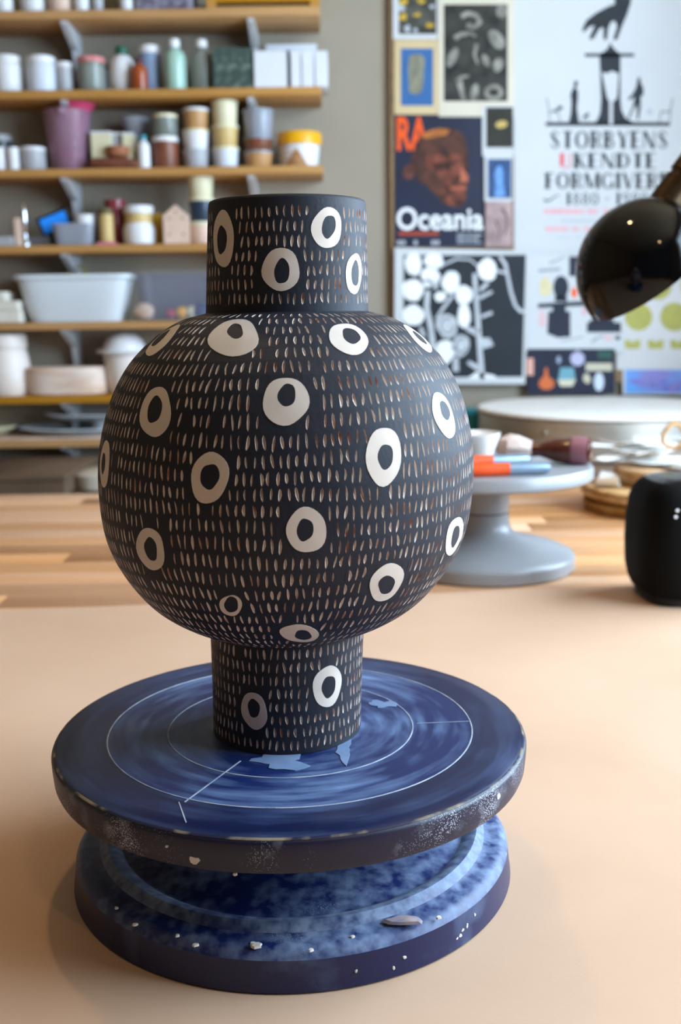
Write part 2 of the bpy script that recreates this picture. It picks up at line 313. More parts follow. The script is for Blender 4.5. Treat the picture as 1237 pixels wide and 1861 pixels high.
def outline(k, th, s, cx, cy, hw, hh, lean, n, seed, wob):
    """ellipse given in photo pixels -> offsets (metres along the girth, metres along the profile) from the surface point (th, s)"""
    J = jac(k, th, s); det = J[0] * J[3] - J[1] * J[2]; c0 = proj(surf(k, th, s)); r_ = random.Random(seed); ph = [r_.uniform(0, 6.28) for _ in range(3)]; la = radians(lean); o = []
    for i in range(n):
        a = 2 * pi * i / n; w_ = 1 + wob * (sin(2 * a + ph[0]) * .5 + sin(3 * a + ph[1]) * .6 + sin(5 * a + ph[2]) * .4)
        ex, ey = hw * cos(a) * w_, hh * sin(a) * w_
        dx = ex * cos(la) - ey * sin(la) + cx - c0[0]; dy = ex * sin(la) + ey * cos(la) + cy - c0[1]
        o.append(((J[3] * dx - J[1] * dy) / det, (-J[2] * dx + J[0] * dy) / det))
    return o
SPOTS = []
for i, s_ in enumerate(SP):
    h = hit(s_[0], s_[1])
    if not h: continue
    k, th, s = h
    SPOTS.append((k, th, s, outline(k, th, s, *s_[:5], 28, i, .045), outline(k, th, s, *s_[5:], 28, i + 50, .06)))
rb = random.Random(11)
for k, n_ in (('neck', 3), ('body', 13), ('foot', 3)):                # the far side goes on in the same way
    tries = 0; cnt = 0
    while cnt < n_ and tries < 400:
        tries += 1; th = rb.uniform(.35, pi - .35); L_ = ARC[k][-1]; s = rb.uniform(.16, .84) * L_; r = prof_at(k, s)[0]
        if all(kk != k or sqrt((((th - t2 + pi) % (2 * pi) - pi) * r) ** 2 + (s - s2) ** 2) > (.036 if k == 'body' else .027) for kk, t2, s2, _, _ in SPOTS):
            a_, c_ = rb.uniform(.008, .0105), rb.uniform(.011, .014)
            mk = lambda q, sd: [(a_ * q * cos(2 * pi * i / 28) * (1 + .05 * sin(2 * pi * i / 28 * 3 + sd)), c_ * q * sin(2 * pi * i / 28)) for i in range(28)]
            SPOTS.append((k, th, s, mk(1, th), mk(.46, s))); cnt += 1
def inside(pt, poly, grow=1.0):
    x, y = pt; c = False; n = len(poly)
    for i in range(n):
        (x1, y1), (x2, y2) = poly[i], poly[i - 1]
        x1 *= grow; y1 *= grow; x2 *= grow; y2 *= grow
        if (y1 > y) != (y2 > y) and x < (x2 - x1) * (y - y1) / (y2 - y1) + x1: c = not c
    return c
def in_spot(k, th, s, r, pad=.0026):
    for kk, t2, s2, out, _ in SPOTS:
        if kk != k: continue
        du = ((th - t2 + pi) % (2 * pi) - pi) * r; dv = s - s2
        if abs(du) > .03 or abs(dv) > .03: continue
        R = max(sqrt(a * a + c * c) for a, c in out)
        if inside((du, dv), out, 1 + pad / R * 1.35): return True
    return False
def slip_material():
    return mat('black_slip', '1e2029', .58, c2='23252f', scale=60, bump=.12, bscale=500, spec=.32)
m_slip = slip_material()
m_cut = mat('bare_cut_clay', 'd8c9be', .8, c2='a0694b', scale=85, thr=(.5, .72), detail=2, spec=.2)
m_cream = mat('cream_clay', 'd8cabe', .65, c2='d2c3b5', scale=90, spec=.35)
vase = thing('carved_vase', 'black stoneware vase with cream eye-like ovals and carved dashes, standing on the blue wheel', 'vase')
vb, vm = MB(), MB(); rv = random.Random(5)
for k, pitch, gap, s0, s1 in (('foot', .0076, .0040, .002, .063), ('body', .0088, .0041, .0025, ARC['body'][-1] - .0015), ('neck', .0074, .0038, .0032, .0545)):
    LK = ARC[k][-1]; amp = .0016 if k == 'body' else .0005
    def W(th, s): return s + amp * max(0, sin(pi * (s - s0) / (s1 - s0))) * (sin(2 * th + 55 * s) + .6 * sin(5 * th - 90 * s + 1))
    nr = max(1, round((s1 - s0) / pitch)); edges = [s0 + (s1 - s0) * i / nr for i in range(nr + 1)]
    def ring(sa, sb):                                                # plain band
        N = 160; vs_ = []
        for s in (sa, sb): vs_ += [surf(k, 2 * pi * i / N, s) for i in range(N)]
        vb.add(vs_, [(i, (i + 1) % N, N + (i + 1) % N, N + i) for i in range(N)])
    ring(0, s0); ring(s1, ARC[k][-1])
    for a, c in zip(edges, edges[1:]):
        sm = (a + c) / 2; r = prof_at(k, sm)[0]; N = max(24, round(2 * pi * r / gap)); ph = rv.uniform(0, 1); hp = (c - a) / 2; dth = 2 * pi / N
        for i in range(N):
            th = (i + ph) * dth; hw = dth / 2
            O = [(0, 1), (1, 1), (1, 0), (1, -1), (0, -1), (-1, -1), (-1, 0), (-1, 1)]
            outer = [surf(k, th + u * hw, W(th + u * hw, sm + v * hp)) for u, v in O]; sw = W(th, sm)
            if rv.random() < .025 or in_spot(k, th, sw, r) or in_spot(k, th, sw + hp * .6, r, .0005) or in_spot(k, th, sw - hp * .6, r, .0005):
                vb.add(outer, [list(range(8))]); continue
            ln = hp * rv.uniform(.66, .92); wdm = rv.uniform(.00042, .00085); cu = rv.uniform(-.22, .22) * hw * r; cv = rv.uniform(-.1, .1) * hp; tl = rv.gauss(0, .09); bow = rv.gauss(0, .00025)
            cv = max(-(hp - ln) * .95, min((hp - ln) * .95, cv)); tl = max(-.2, min(.2, tl))
            lens = [(0, 1), (.75, .62), (1, -.05), (.7, -.68), (0, -1), (-.7, -.68), (-1, -.05), (-.75, .62)]
            def pt(u, v, d=0):
                y = v * ln; x = u * wdm + y * tl + bow * (1 - v * v) + cu
                return surf(k, th + x / r, W(th + x / r, sm + cv + y), -d)
            inner = [pt(u, v) for u, v in lens]
            vb.add(outer + inner, [(j, 8 + j, 8 + (j + 1) % 8, (j + 1) % 8) for j in range(8)], smooth=True)
            dp = rv.uniform(.75, 1.25)
            vm.add(inner + [pt(0, .62, .0013 * dp), pt(0, -.05, .0010 * dp), pt(0, -.62, .0005 * dp)],
                   [(0, 7, 8), (0, 8, 1), (1, 8, 9, 2), (2, 9, 10, 3), (3, 10, 4), (4, 10, 5), (5, 10, 9, 6), (6, 9, 8, 7)], smooth=True)
# rim, inside of the neck and floor of the foot
ip = [(.0433, .3925), (.0428, .3938), (.0418, .3942), (.0402, .3936), (.0398, .392), (.041, .34), (.042, .326), (.055, .318), (.09, .29), (.098, .25), (.09, .20), (.05, .165), (.001, .16)]
N = 96
vb.add([Vector((r * cos(2 * pi * i / N) + voff(z), r * sin(2 * pi * i / N), z)) for r, z in ip for i in range(N)], [(j * N + i, j * N + (i + 1) % N, (j + 1) * N + (i + 1) % N, (j + 1) * N + i) for j in range(len(ip) - 1) for i in range(N)])
vb.add([Vector((r * cos(2 * pi * i / N) + voff(z), r * sin(2 * pi * i / N), z)) for r, z in ((.0443, HZ + .0003), (.001, HZ + .0003)) for i in range(N)], [(i, N + i, N + (i + 1) % N, (i + 1) % N) for i in range(N)])
vb.add([Vector((r * cos(2 * pi * i / N) + voff(z), r * sin(2 * pi * i / N), z)) for r, z in ((.0465, .3338), (.0455, .3345)) for i in range(N)], [(i, (i + 1) % N, N + (i + 1) % N, N + i) for i in range(N)])
part('vase_body', vb, m_slip, vase, angle=75)
part('carved_marks', vm, m_cut, vase, 'fine pale dashes cut through the black surface in rows', angle=75, kind='stuff')
for i, (k, th, s, out, inn) in enumerate(SPOTS):
    r = prof_at(k, s)[0]; n = len(out)
    def P(q, lift): return surf(k, th + q[0] / r, s + q[1], lift)
    b = MB(); mid = [((a[0] + c[0]) / 2, (a[1] + c[1]) / 2) for a, c in zip(out, inn)]
    rings = [[P(q, -.0003) for q in out], [P(q, .00022) for q in out], [P(q, .00022) for q in mid], [P(q, .00022) for q in inn], [P(q, -.0003) for q in inn]]
    b.add([v for rg in rings for v in rg], [(j * n + x, j * n + (x + 1) % n, (j + 1) * n + (x + 1) % n, (j + 1) * n + x) for j in range(4) for x in range(n)])
    o = part('oval_spot', b, m_cream, vase, angle=60)
    cx = sum(q[0] for q in inn) / n; cy = sum(q[1] for q in inn) / n; half = [((q[0] + cx) / 2, (q[1] + cy) / 2) for q in inn]
    b = MB(); rings = [[P(q, .0001) for q in inn], [P(q, .0001) for q in half]]
    b.add([v for rg in rings for v in rg] + [P((cx, cy), .0001)], [(x, (x + 1) % n, n + (x + 1) % n, n + x) for x in range(n)] + [(n + x, n + (x + 1) % n, 2 * n) for x in range(n)])
    part('spot_center', b, m_slip, o, angle=60)
# clay flecks on the wheel
def fleck(c, rx, ry, h, seed, nrm=Vector((0, 0, 1))):
    M = Matrix.Translation(c) @ nrm.to_track_quat('Z', 'Y').to_matrix().to_4x4(); q = blob(0, 0, rx, ry, seed, 10, .3); b = MB(); n = len(q)
    b.add([(x, y, -.0004) for x, y in q] + [(x * .8, y * .8, h) for x, y in q] + [(0, 0, h * 1.2)], [(i, (i + 1) % n, n + (i + 1) % n, n + i) for i in range(n)] + [(n + i, n + (i + 1) % n, 2 * n) for i in range(n)], M=M)
    return b
def on_cyl(px, py, R):                                               # pixel -> point on an upright round side of radius R
    d = ray(px, py); a = d.x ** 2 + d.y ** 2; b_ = CAM.x * d.x + CAM.y * d.y; c = CAM.x ** 2 + CAM.y ** 2 - R * R
    u = (-b_ - sqrt(max(b_ * b_ - a * c, 0))) / a; return CAM + d * u
rf = random.Random(2)
for x, y, R, s in ((354, 1562, .1395, .0028), (303, 1538, .1405, .0012), (427, 1589, .1385, .001), (905, 1447, .140, .0025), (200, 1702, .131, .0011), (735, 1740, .1317, .0012), (647, 1765, .132, .0009), (715, 1759, .132, .0009), (858, 1693, .1312, .0028), (840, 1690, .1312, .0014), (830, 1705, .1315, .0013), (836, 1700, .1315, .0016), (848, 1682, .1312, .0013), (862, 1662, .131, .0011)):
    c = on_cyl(x, y, R); part('clay_fleck', fleck(c, s * rf.uniform(.7, 1.1), s * rf.uniform(.6, 1.2), .0004, int(x), Vector((c.x, c.y, 0)).normalized()), m_clay, wheel)
for x, y, s in ((245, 1675, .0014), (322, 1695, .0012), (355, 1712, .0016), (460, 1709, .0016), (565, 1721, .0014), (640, 1697, .0012), (797, 1662, .0016), (466, 1713, .003), (211, 1645, .0011)):
    c = at_z(x, y, .0245); rr_ = sqrt(c.x ** 2 + c.y ** 2); z = .0245 if rr_ < .105 else (.0272 if rr_ < .114 else .0228)
    part('clay_fleck', fleck(Vector((c.x, c.y, z)), s, s * .8, .0006, int(x)), m_clay, wheel)
c = at_z(735, 1673, .0245); part('clay_pellet', fleck(Vector((c.x, c.y, .0245)), .0095, .0045, .0009, 4), mat('pinkish_clay', 'a08a86', .8, c2='7d7684', scale=150), wheel)
# ------------------------------------------------------------------ grey banding wheel behind the vase
m_grey = mat('grey_enamel', '999a9d', .28, c2='929396', scale=12, spec=.5)
m_seam = mat('dark_seam', '3c3936', .6, c2='33302d', scale=50)
gf = at_z(902, 1069, TZ); GR = .122
GC = Vector((gf.x, gf.y + GR, TZ)); GH = .1395
gw = thing('grey_banding_wheel', 'pale grey metal banding wheel with flared foot, right behind the dark vase', 'turntable', GC)
part('foot', MB().lathe([(.001, 0), (.119, 0), (.122, .003), (.122, .014), (.122, .017), (.119, .021), (.105, .027), (.080, .0345), (.055, .0405), (.043, .046), (.036, .053), (.034, .062), (.033, .074)], 72, cap1=True), m_grey, gw)
part('seam', MB().lathe([(.0325, .0735), (.0325, .0765)], 48, cap1=True), m_seam, gw)
part('post', MB().lathe([(.033, .076), (.0335, .077), (.0335, .1200)], 48, cap0=True, cap1=True), m_grey, gw)
part('wheel_head', MB().lathe([(.001, .1195), (.12, .1195), (.139, .1215), (.1425, .1245), (.1425, .1355), (.140, GH), (.001, GH)], 96), m_grey, gw)
GTZ = TZ + GH
def on_grey(px, py, dz=0): return at_z(px, py, GTZ + dz)
# things lying on the grey wheel
m_orange = mat('orange_plastic', 'e8501a', .4, c2='dd4713', scale=30); m_steelblue = mat('blue_grey_steel', '8ea2b6', .3, .6, c2='8397ab', scale=30)
def cutter(loc, rz, label, L=.075, r=.008):
    t_ = thing('utility_knife', label, 'knife', loc, rz, 'orange knives on the grey wheel')
    part('handle', MB().tube([(-L, 0, r), (-L + .004, 0, r), (-L * .4, 0, r), (0, 0, r)], [r * .7, r, r, r], 16), m_orange, t_)
    part('cap', MB().tube([(0, 0, r), (.038, 0, r), (.05, 0, r), (.054, 0, r)], [r * .97, r * .97, r * .85, r * .3], 16), m_steelblue, t_)
p = on_grey(926, 866); cutter((p.x, p.y + .008, GTZ), radians(8), 'orange-handled knife with blue-grey end, nearest on the grey wheel')
p = on_grey(896, 851); cutter((p.x, p.y + .012, GTZ), radians(12), 'orange-handled knife with blue-grey end, farther back on the grey wheel')
p = on_grey(872, 832); cw = thing('white_cup', 'small white flared cup at the back of the grey wheel', 'cup', (p.x - .002, p.y + .02, GTZ))
m_white = mat('white_glaze', 'efeae6', .35, c2='e8e2dd', scale=25)
part('cup_body', MB().lathe([(.001, 0), (.02, 0), (.022, .003), (.033, .033), (.0315, .033), (.02, .004), (.001, .003)], 40), m_white, cw)
p = on_grey(1062, 849); p2 = on_grey(978, 846); d = (p2 - p).normalized(); ang = atan2(d.y, d.x)
tool = thing('wooden_handled_tool', 'turned dark brown glossy wooden handle with a pale wrapped tip on grey wheel', 'tool', (p.x + .014, p.y + .02, GTZ + .0178), ang); tool.scale = (1.15, 1.15, 1.15)
m_dwood = mat('dark_turned_wood', '5a2a1e', .22, c2='43190f', scale=30, stretch=(1, 6, 6), coat=.4)
RX = Matrix.Rotation(pi / 2, 4, 'Y')
part('handle', MB().lathe([(.001, 0), (.012, .001), (.0148, .006), (.0155, .02), (.0150, .03), (.0135, .042), (.010, .052), (.0075, .06), (.0085, .066), (.008, .07), (.001, .07)], 32, M=RX), m_dwood, tool)
part('grip_band', MB().lathe([(.0157, .0045), (.0161, .006), (.0161, .0215), (.0157, .023)], 32, M=RX), mat('mauve_band', '94606a', .4, c2='865560', scale=40), tool)
b = MB(); rr2 = random.Random(9); pr = [(.0095, .068), (.013, .075), (.016, .085), (.0165, .095), (.013, .105), (.006, .110), (.001, .111)]
b.lathe(pr, 18, M=RX)
for v in b.v: k_ = mnoise.noise(v * 120) * .0035; v.y += k_; v.z += k_ * .8
part('wrapped_tip', b, mat('crumpled_film', 'ead9d2', .35, c2='d8bcae', scale=70, trans=.15), tool, 'crumpled pale film', angle=20)
# ------------------------------------------------------------------ black speaker at the right on the board
sf = at_z(1268, 1109, 0); SPC = Vector((sf.x + .004, sf.y + .062, 0)); SHT = .1515
sk = thing('speaker', 'black rounded speaker at right edge of the tan board', 'speaker', SPC, radians(3)); sk.scale = (1, 1, .955)
m_fab = mat('black_speaker_mesh', '050505', .7, c2='090909', scale=300, bump=.25, bscale=900, spec=.15)
m_rub = mat('black_rubber', '0a0a0a', .6, c2='101010', scale=80); m_gls = mat('black_glossy_top', '08080a', .12, c2='0b0b0d', scale=20)
part('body', MB().lathe([(.05, .0085), (.056, .012), (.0605, .022), (.0640, .04), (.0652, .07), (.0645, .100), (.0620, .122), (.058, .134), (.052, .1425), (.046, .1465)], 96, sup=3.4), m_fab, sk, angle=60)
part('top_panel', MB().lathe([(.046, .1465), (.040, .1495), (.03, .151), (.001, .1515)], 96, sup=3.4), m_gls, sk, angle=60)
part('foot_ring', MB().lathe([(.001, 0), (.047, 0), (.052, .003), (.052, .0095), (.03, .0095)], 96, sup=3.4), m_rub, sk)
m_led = mat('white_led', 'd8d8d8', .4, emit=('e8eef8', .6))
for z, x in ((.120, -.036), (.1125, -.0375), (.100, -.031)): part('indicator_light', MB().lathe([(.0018, -.0004), (.0014, .0006), (.0003, .0009)], 12, M=Matrix.Translation((x, -.0618, z)) @ Matrix.Rotation(pi / 2, 4, 'X')), m_led, sk)
# ------------------------------------------------------------------ stacked bats and scraps
m_bat = mat('raw_wood_bat', 'cda878', .6, c2='a87d4c', scale=18, stretch=(.6, 3, 3), rnd=.3)
m_scrap = mat('white_paper_scrap', 'f2f1ee', .7, c2='e9e7e2', scale=12)
bf = at_z(1175, 952, TZ); BC = Vector((at_y(1207, 940, bf.y + .137).x, bf.y + .137, TZ)); z = TZ; rk = random.Random(4)
names = ['lowest', 'second lowest', 'middle', 'second highest', 'highest']
for i in range(5):
    th_ = .0085; R = .137 + (-.004, .002, -.003, .004, .001)[i]
    solo('round_bat', MB().lathe([(.001, 0), (R - .0025, 0), (R, .002), (R, th_ - .0028), (R - .0025, th_ - .0005), (.001, th_ - .0002)], 64), m_bat, 'thin round wooden bat, %s of the wide lower stack on the wooden table' % names[i], 'bat', (BC.x + rk.uniform(-.003, .003), BC.y + rk.uniform(-.003, .003), z), rk.uniform(0, 3), 'wide wooden bats stacked beside the speaker'); z += th_
z2 = z
for i in range(4):
    th_ = .0075; R = .104 + (.002, 0, .003, .001)[i]
    solo('round_bat', MB().lathe([(.001, 0), (R - .0025, 0), (R, .002), (R, th_ - .0028), (R - .0025, th_ - .0005), (.001, th_ - .0002)], 56), m_bat, 'smaller round wooden bat, %s of the narrow stack on the wide bats' % ['lowest', 'second', 'third', 'topmost'][i], 'bat', (BC.x + .022, BC.y + .015 + rk.uniform(-.003, .003), z2), rk.uniform(0, 3), 'small wooden bats on the wide ones'); z2 += th_
def strip(L, W, c1, c2_, tw):                                          # curled sheet with thickness
    b = MB(); n = 12; vs_ = []
    for lay in (0, .0012):
        for i in range(n + 1):
            u = i / n - .5
            for v in (-.5, .5): vs_.append((u * L, v * W * (1 - .3 * abs(u)), lay + c1 * (u * u) * 4 + c2_ * sin(u * 7) + tw * u * v))
    m_ = 2 * (n + 1); fs = []
    for i in range(n):
        a = 2 * i; fs += [(a, a + 1, a + 3, a + 2), (m_ + a, m_ + a + 2, m_ + a + 3, m_ + a + 1), (a, a + 2, m_ + a + 2, m_ + a), (a + 1, m_ + a + 1, m_ + a + 3, a + 3)]
    fs += [(0, m_, m_ + 1, 1), (2 * n, 2 * n + 1, m_ + 2 * n + 1, m_ + 2 * n)]
    mn = min(v[2] for v in vs_); vs_ = [(x, y, zz - mn) for x, y, zz in vs_]
    return b.add(vs_, fs)
zz = z2 + .0005
for i in range(14):
    a = rk.uniform(0, 2 * pi); q = rk.uniform(.0, .085)
    o = solo('paper_scrap', strip(rk.uniform(.08, .15), rk.uniform(.03, .06), rk.uniform(.002, .007), rk.uniform(-.002, .002), rk.uniform(-.02, .02)), m_scrap, 'curled white scrap in the heap on the small wooden bats', 'scrap', (BC.x - .035 + q * cos(a), BC.y + .02 + q * sin(a) * .8, zz), rk.uniform(0, 3.1), 'white scraps heaped on the bats')
    zz += .0028
solo('paper_scrap', strip(.06, .04, .018, .001, .01), m_scrap, 'curled white scrap at the left end of the wide bats', 'scrap', (BC.x - .105, BC.y - .02, z + .0005), 1.2, 'white scraps heaped on the bats')
p = at_y(1222, 838, BC.y - .05)
solo('wooden_ring', MB().tube([(.02 * cos(2 * pi * i / 28), .004 * sin(4 * pi * i / 28), .02 * sin(2 * pi * i / 28) + .0235) for i in range(28)], .0035, 10, closed=True), m_bat, 'small tan wooden ring standing on the white scraps behind the speaker', 'ring', (p.x, p.y, z2 + .036), .2)
# ------------------------------------------------------------------ kiln behind the table
m_steel = mat('brushed_steel', 'c9c6bf', .38, .85, c2='bebbb3', scale=8, stretch=(1, 1, 12), bump=.05, bscale=120); m_chrome = mat('chrome', 'd8dce2', .08, 1, c2='ced3da', scale=10)
m_lid = mat('white_lid', 'f0eeea', .6, c2='e4e0da', scale=7)
KY = at_y(1090, 800, 1.73).y; KX = at_y(1092, 745, KY).x; KR = .268; KT = at_y(1092, 737, KY).z
kiln = thing('steel_kiln', 'large round brushed steel drum kiln with white lid behind the wooden table', 'kiln', (KX, KY, ZF))
KH = KT - ZF
part('jacket', MB().lathe([(.001, .1), (KR - .012, .1), (KR - .012, KH - .095), (.001, KH - .095)], 96), m_steel, kiln)
part('lid_band', MB().lathe([(.2, KH - .093), (KR - .004, KH - .093), (KR, KH - .089), (KR, KH - .012), (KR - .004, KH - .011), (.2, KH - .011)], 96), m_steel, kiln)
part('lid', MB().lathe([(.001, KH - .0105), (KR - .002, KH - .0105), (KR + .004, KH - .007), (KR + .004, KH - .004), (KR, KH), (KR - .02, KH + .0005), (.14, KH - .0015), (.001, KH - .0015)], 96), m_lid, kiln)
a0 = radians(-78); hp_ = []
for i in range(13):
    u = -1 + 2 * i / 12; a = a0 + u * .22; rr_ = KR + .002 + .034 * (1 - u ** 6); hp_.append((rr_ * cos(a), rr_ * sin(a), KH - .05 - .006 * (1 - u * u)))
part('handle', MB().tube(hp_, .0065, 12), m_chrome, kiln, 'chrome loop handle')
for z_ in (-.035, -.07):
    a = radians(-128); part('rivet', MB().lathe([(.006, -.001), (.005, .003), (.001, .0042)], 14, M=Matrix.Translation(((KR) * cos(a), (KR) * sin(a), KH + z_)) @ Vector((cos(a), sin(a), 0)).to_track_quat('Z', 'Y').to_matrix().to_4x4()), m_chrome, kiln)
for a in (45, 135, 225, 315): part('leg', MB().box(-.02, .02, -.02, .02, 0, .1, M=Matrix.Translation((.19 * cos(radians(a)), .19 * sin(radians(a)), 0))), m_seam, kiln)
# ------------------------------------------------------------------ black desk lamp
LY = .56; LC = at_y(1175, 490, LY); LR = 127 / F * (LC - CAM).dot(FW)
lamp = thing('desk_lamp', 'glossy black dome desk lamp hanging in from the right edge', 'lamp', (at_y(1570, 700, LY).x, LY, 0))
lo = Vector(lamp.location)
m_blk = mat('black_gloss_paint', '030303', .07, c2='050506', scale=6, spec=.35); m_brz = mat('dark_bronze', '4d3b26', .3, .7, c2='3a2a18', scale=30); m_lin = mat('white_lamp_inside', 'd8d4cc', .6, c2='d0ccc4', scale=9)
ax = Vector((-.64, -.16, .77)).normalized(); QL = ax.to_track_quat('Z', 'Y').to_matrix().to_4x4(); ML = Matrix.Translation(LC - lo) @ QL
dome = [(LR * cos(radians(a)), LR * sin(radians(a))) for a in range(0, 90, 5)] + [(.001, LR)]
part('shade', MB().lathe([(LR - .0025, -.006), (LR, -.006)] + dome, 72, M=ML), m_blk, lamp, angle=50)
part('shade_lining', MB().lathe([((r_ - .0025) if r_ > .01 else .001, z_ - (.0025 if z_ > .03 else 0)) for r_, z_ in [(LR, -.006)] + dome], 72, M=ML), m_lin, lamp)
part('bulb', MB().lathe([(.001, .004), (.014, .007), (.021, .016), (.022, .025), (.016, .038), (.012, .052), (.012, .07), (.001, .07)], 28, M=ML), mat('frosted_bulb', 'e9e6df', .3, c2='e2dfd8', scale=20), lamp)
s1 = at_y(1206, 374, LY + .012); sd = (at_y(1250, 315, LY + .012) - s1).normalized()
pth = [s1 - sd * .012, s1 + sd * .03, s1 + sd * .031, s1 + sd * .036, s1 + sd * .037, s1 + sd * .055, s1 + sd * .06]
part('socket', MB().tube([q - lo for q in pth], [.0185, .0185, .0165, .0165, .019, .019, .012], 28), m_brz, lamp, 'dark bronze ribbed socket')
e1 = s1 + sd * .058; arm = [e1, e1 + sd * .05 + Vector((.01, 0, .01)), e1 + Vector((.12, 0, .05)), Vector((lo.x - .01, LY, e1.z + .02)), Vector((lo.x, LY, e1.z - .06)), Vector((lo.x, LY, .2)), Vector((lo.x, LY, .022))]
ap = [Vector(c) for c in catmull(arm, 8)]
part('arm', MB().tube([q - lo for q in ap], .0065, 14), m_blk, lamp)
part('base', MB().lathe([(.001, 0), (.075, 0), (.08, .004), (.078, .014), (.07, .02), (.012, .024), (.001, .024)], 64), m_blk, lamp)
# ------------------------------------------------------------------ wall shelves
YS = 1.865                                                            # front edge of the shelves
m_shelf = mat('pine_shelf', 'b98a4e', .5, c2='a5763c', scale=10, stretch=(.3, 4, 4), rnd=.08)
m_brk = mat('white_bracket', 'c9ccd0', .45, c2='c0c3c8', scale=20)
SY = [17, 162, 305, 444, 584, 718, 798]
names = ['topmost', 'second', 'third', 'fourth', 'fifth', 'sixth', 'lowest']
SX1 = [580, 583, 586, 587, 588, 590, 592]; SZ = []
what = ['wooden tray', 'white cards and bottles', 'stacked tubs and pink jug', 'blue-screened device', 'big white basin', 'pink-tinged tub and domed pot', 'flat plates']
for i, y in enumerate(SY):
    z = at_y(150, y + 1, YS).z; SZ.append(z); x0 = at_y(-70, y, YS).x; x1 = at_y(SX1[i], y, YS).x
    t_ = thing('wall_shelf', 'pine wall shelf carrying the %s, %s of seven' % (what[i], names[i]), 'shelf', (x0, YS, z), 0, 'pine wall shelves on metal brackets')
    part('board', MB().box(0, x1 - x0, 0, YB - YS, -.0175, 0, bev=.0012), m_shelf, t_)
    for px in (112, 454):
        bx_ = at_y(px, y, YS).x - x0; dy = YB - YS - .001
        q = [(.012, -.018), (.012, -.024), (dy - .045, -.06), (dy - .03, -.105), (dy - .03, -.125), (dy, -.125), (dy, -.018)]
        M = Matrix(((0, 0, 1, bx_), (1, 0, 0, 0), (0, 1, 0, 0), (0, 0, 0, 1)))
        part('bracket', MB().prism(q, -.007, .007, M=M), m_brk, t_)
def fit(x0, x1, yt, zb, off=.014, R=None, Y=None):
    """pixel box of a thing standing at height zb -> centre x, centre y, radius, height"""
    r = .03
    for _ in range(6):
        yc = Y if Y is not None else YS + off + r; a, c = at_y(x0, yt, yc), at_y(x1, yt, yc); r = (c.x - a.x) / 2
    yc = Y if Y is not None else YS + off + r
    return (a.x + c.x) / 2, yc, r, at_y((x0 + x1) / 2, yt, max(yc - r, YS) if Y is None else yc).z - zb
BODY = {'jar': [(.001, 0), (.9, 0), (1, .05), (1, .72), (.95, .78), (.84, .81)], 'tub': [(.001, 0), (.86, 0), (.88, .02), (1, 1)], 'straight': [(.001, 0), (.96, 0), (1, .03), (1, 1)],
        'bottle': [(.001, 0), (.95, 0), (1, .04), (1, .62), (.93, .72), (.6, .80), (.42, .84), (.42, .87)], 'round': [(.001, 0), (.72, 0), (.86, .06), (.98, .25), (1, .5), (.9, .68), (.62, .8), (.5, .82)],
        'jarw': [(.001, 0), (.85, 0), (.96, .04), (1, .2), (1, .42), (.9, .52), (.86, .56), (.86, .84)]}
LID = {'jar': [(.84, .80), (.92, .80), (.94, .82), (.94, .98), (.9, 1), (.001, 1)], 'tub': [(1.02, .86), (1.06, .87), (1.06, .97), (1.02, 1), (.001, 1)], 'bottle': [(.40, .85), (.48, .85), (.5, .87), (.5, .98), (.46, 1), (.001, 1)], 'wide': [(1.0, .84), (1.03, .85), (1.03, .97), (.98, 1), (.001, 1)]}
def vessel(name, label, cat, box, zb, bm, shape='jar', lid='jar', lm=None, off=.014, group=None, open_=False, hfix=None, seg=36, Y=None, band=None):
    x, y, r, h = fit(*box, zb, off, Y=Y)
    if hfix: h = hfix
    t_ = thing(name, label, cat, (x, y, zb), 0, group)
    top = BODY[shape]
    if lid == 'tub' : top = [(a, min(c, .9)) for a, c in top]; r /= 1.06
    if lid == 'wide': top = [(a, min(c, .86)) for a, c in top]; r /= 1.03
    pr = [(a * r if a > .01 else .001, c * h) for a, c in top]
    if open_: a, c = pr[-1]; pr += [(a - .002, c)] + [(max(q[0] - .002, .001), q[1] + .002) for q in pr[-2:0:-1]] + [(.001, .003)]
    bd = part('body', MB().lathe(pr, seg, cap1=(lid is None and not open_)), bm, t_)
    if band: part('label_band', MB().lathe([(r * 1.004 * band[3], h * band[0]), (r * 1.006 * band[3], h * band[0] + .0005), (r * 1.006 * band[3], h * band[1]), (r * 1.002 * band[3], h * band[1])], seg), band[2], bd)
    if lid: part('lid', MB().lathe([(a * r if a > .01 else .001, c * h) for a, c in LID[lid]], seg), lm, t_)
    return zb + h
Wm = mat('white_plastic', 'd9dadd', .4, c2='d2d3d6', scale=15); Wb = mat('bluish_white_plastic', 'cdd3de', .4, c2='c5ccd8', scale=15); Gr = mat('grey_plastic', 'a8a9ad', .45, c2='9d9ea3', scale=15)
Cr = mat('cream_plastic', 'd9d3b4', .45, c2='cfc9a8', scale=15); Gn = mat('green_cap', '1f5a46', .4, c2='1a4f3d', scale=15); Amb = mat('amber_bottle', '9a4a24', .2, c2='8a3f1d', scale=20)
Mar = mat('maroon_cap', '4d1820', .35, c2='43141b', scale=20); Blg = mat('blue_grey_card', '8296b4', .5, c2='7589a8', scale=20); Tea = mat('pale_green_liquid', '9dbdaf', .2, c2='8eb0a2', scale=6, spec=.6)
Clr = mat('cloudy_glass', '8f978f', .15, c2='7d857e', scale=9, alpha=.75); Red = mat('red_check_lid', 'b8383c', .5, c2='d9a9a6', scale=160); Sil = mat('silver_tin', '8d8f93', .3, .7, c2='7f8185', scale=30)
Dk = mat('dark_jar', '3a3f42', .3, c2='2f3437', scale=20); Brn = mat('brown_powder', '7d4a34', .4, c2='6d3e2a', scale=40); Tan = mat('tan_powder', 'b98f5e', .45, c2='ab8051', scale=40); Och = mat('ochre_powder', 'c9ae74', .45, c2='bda066', scale=30)
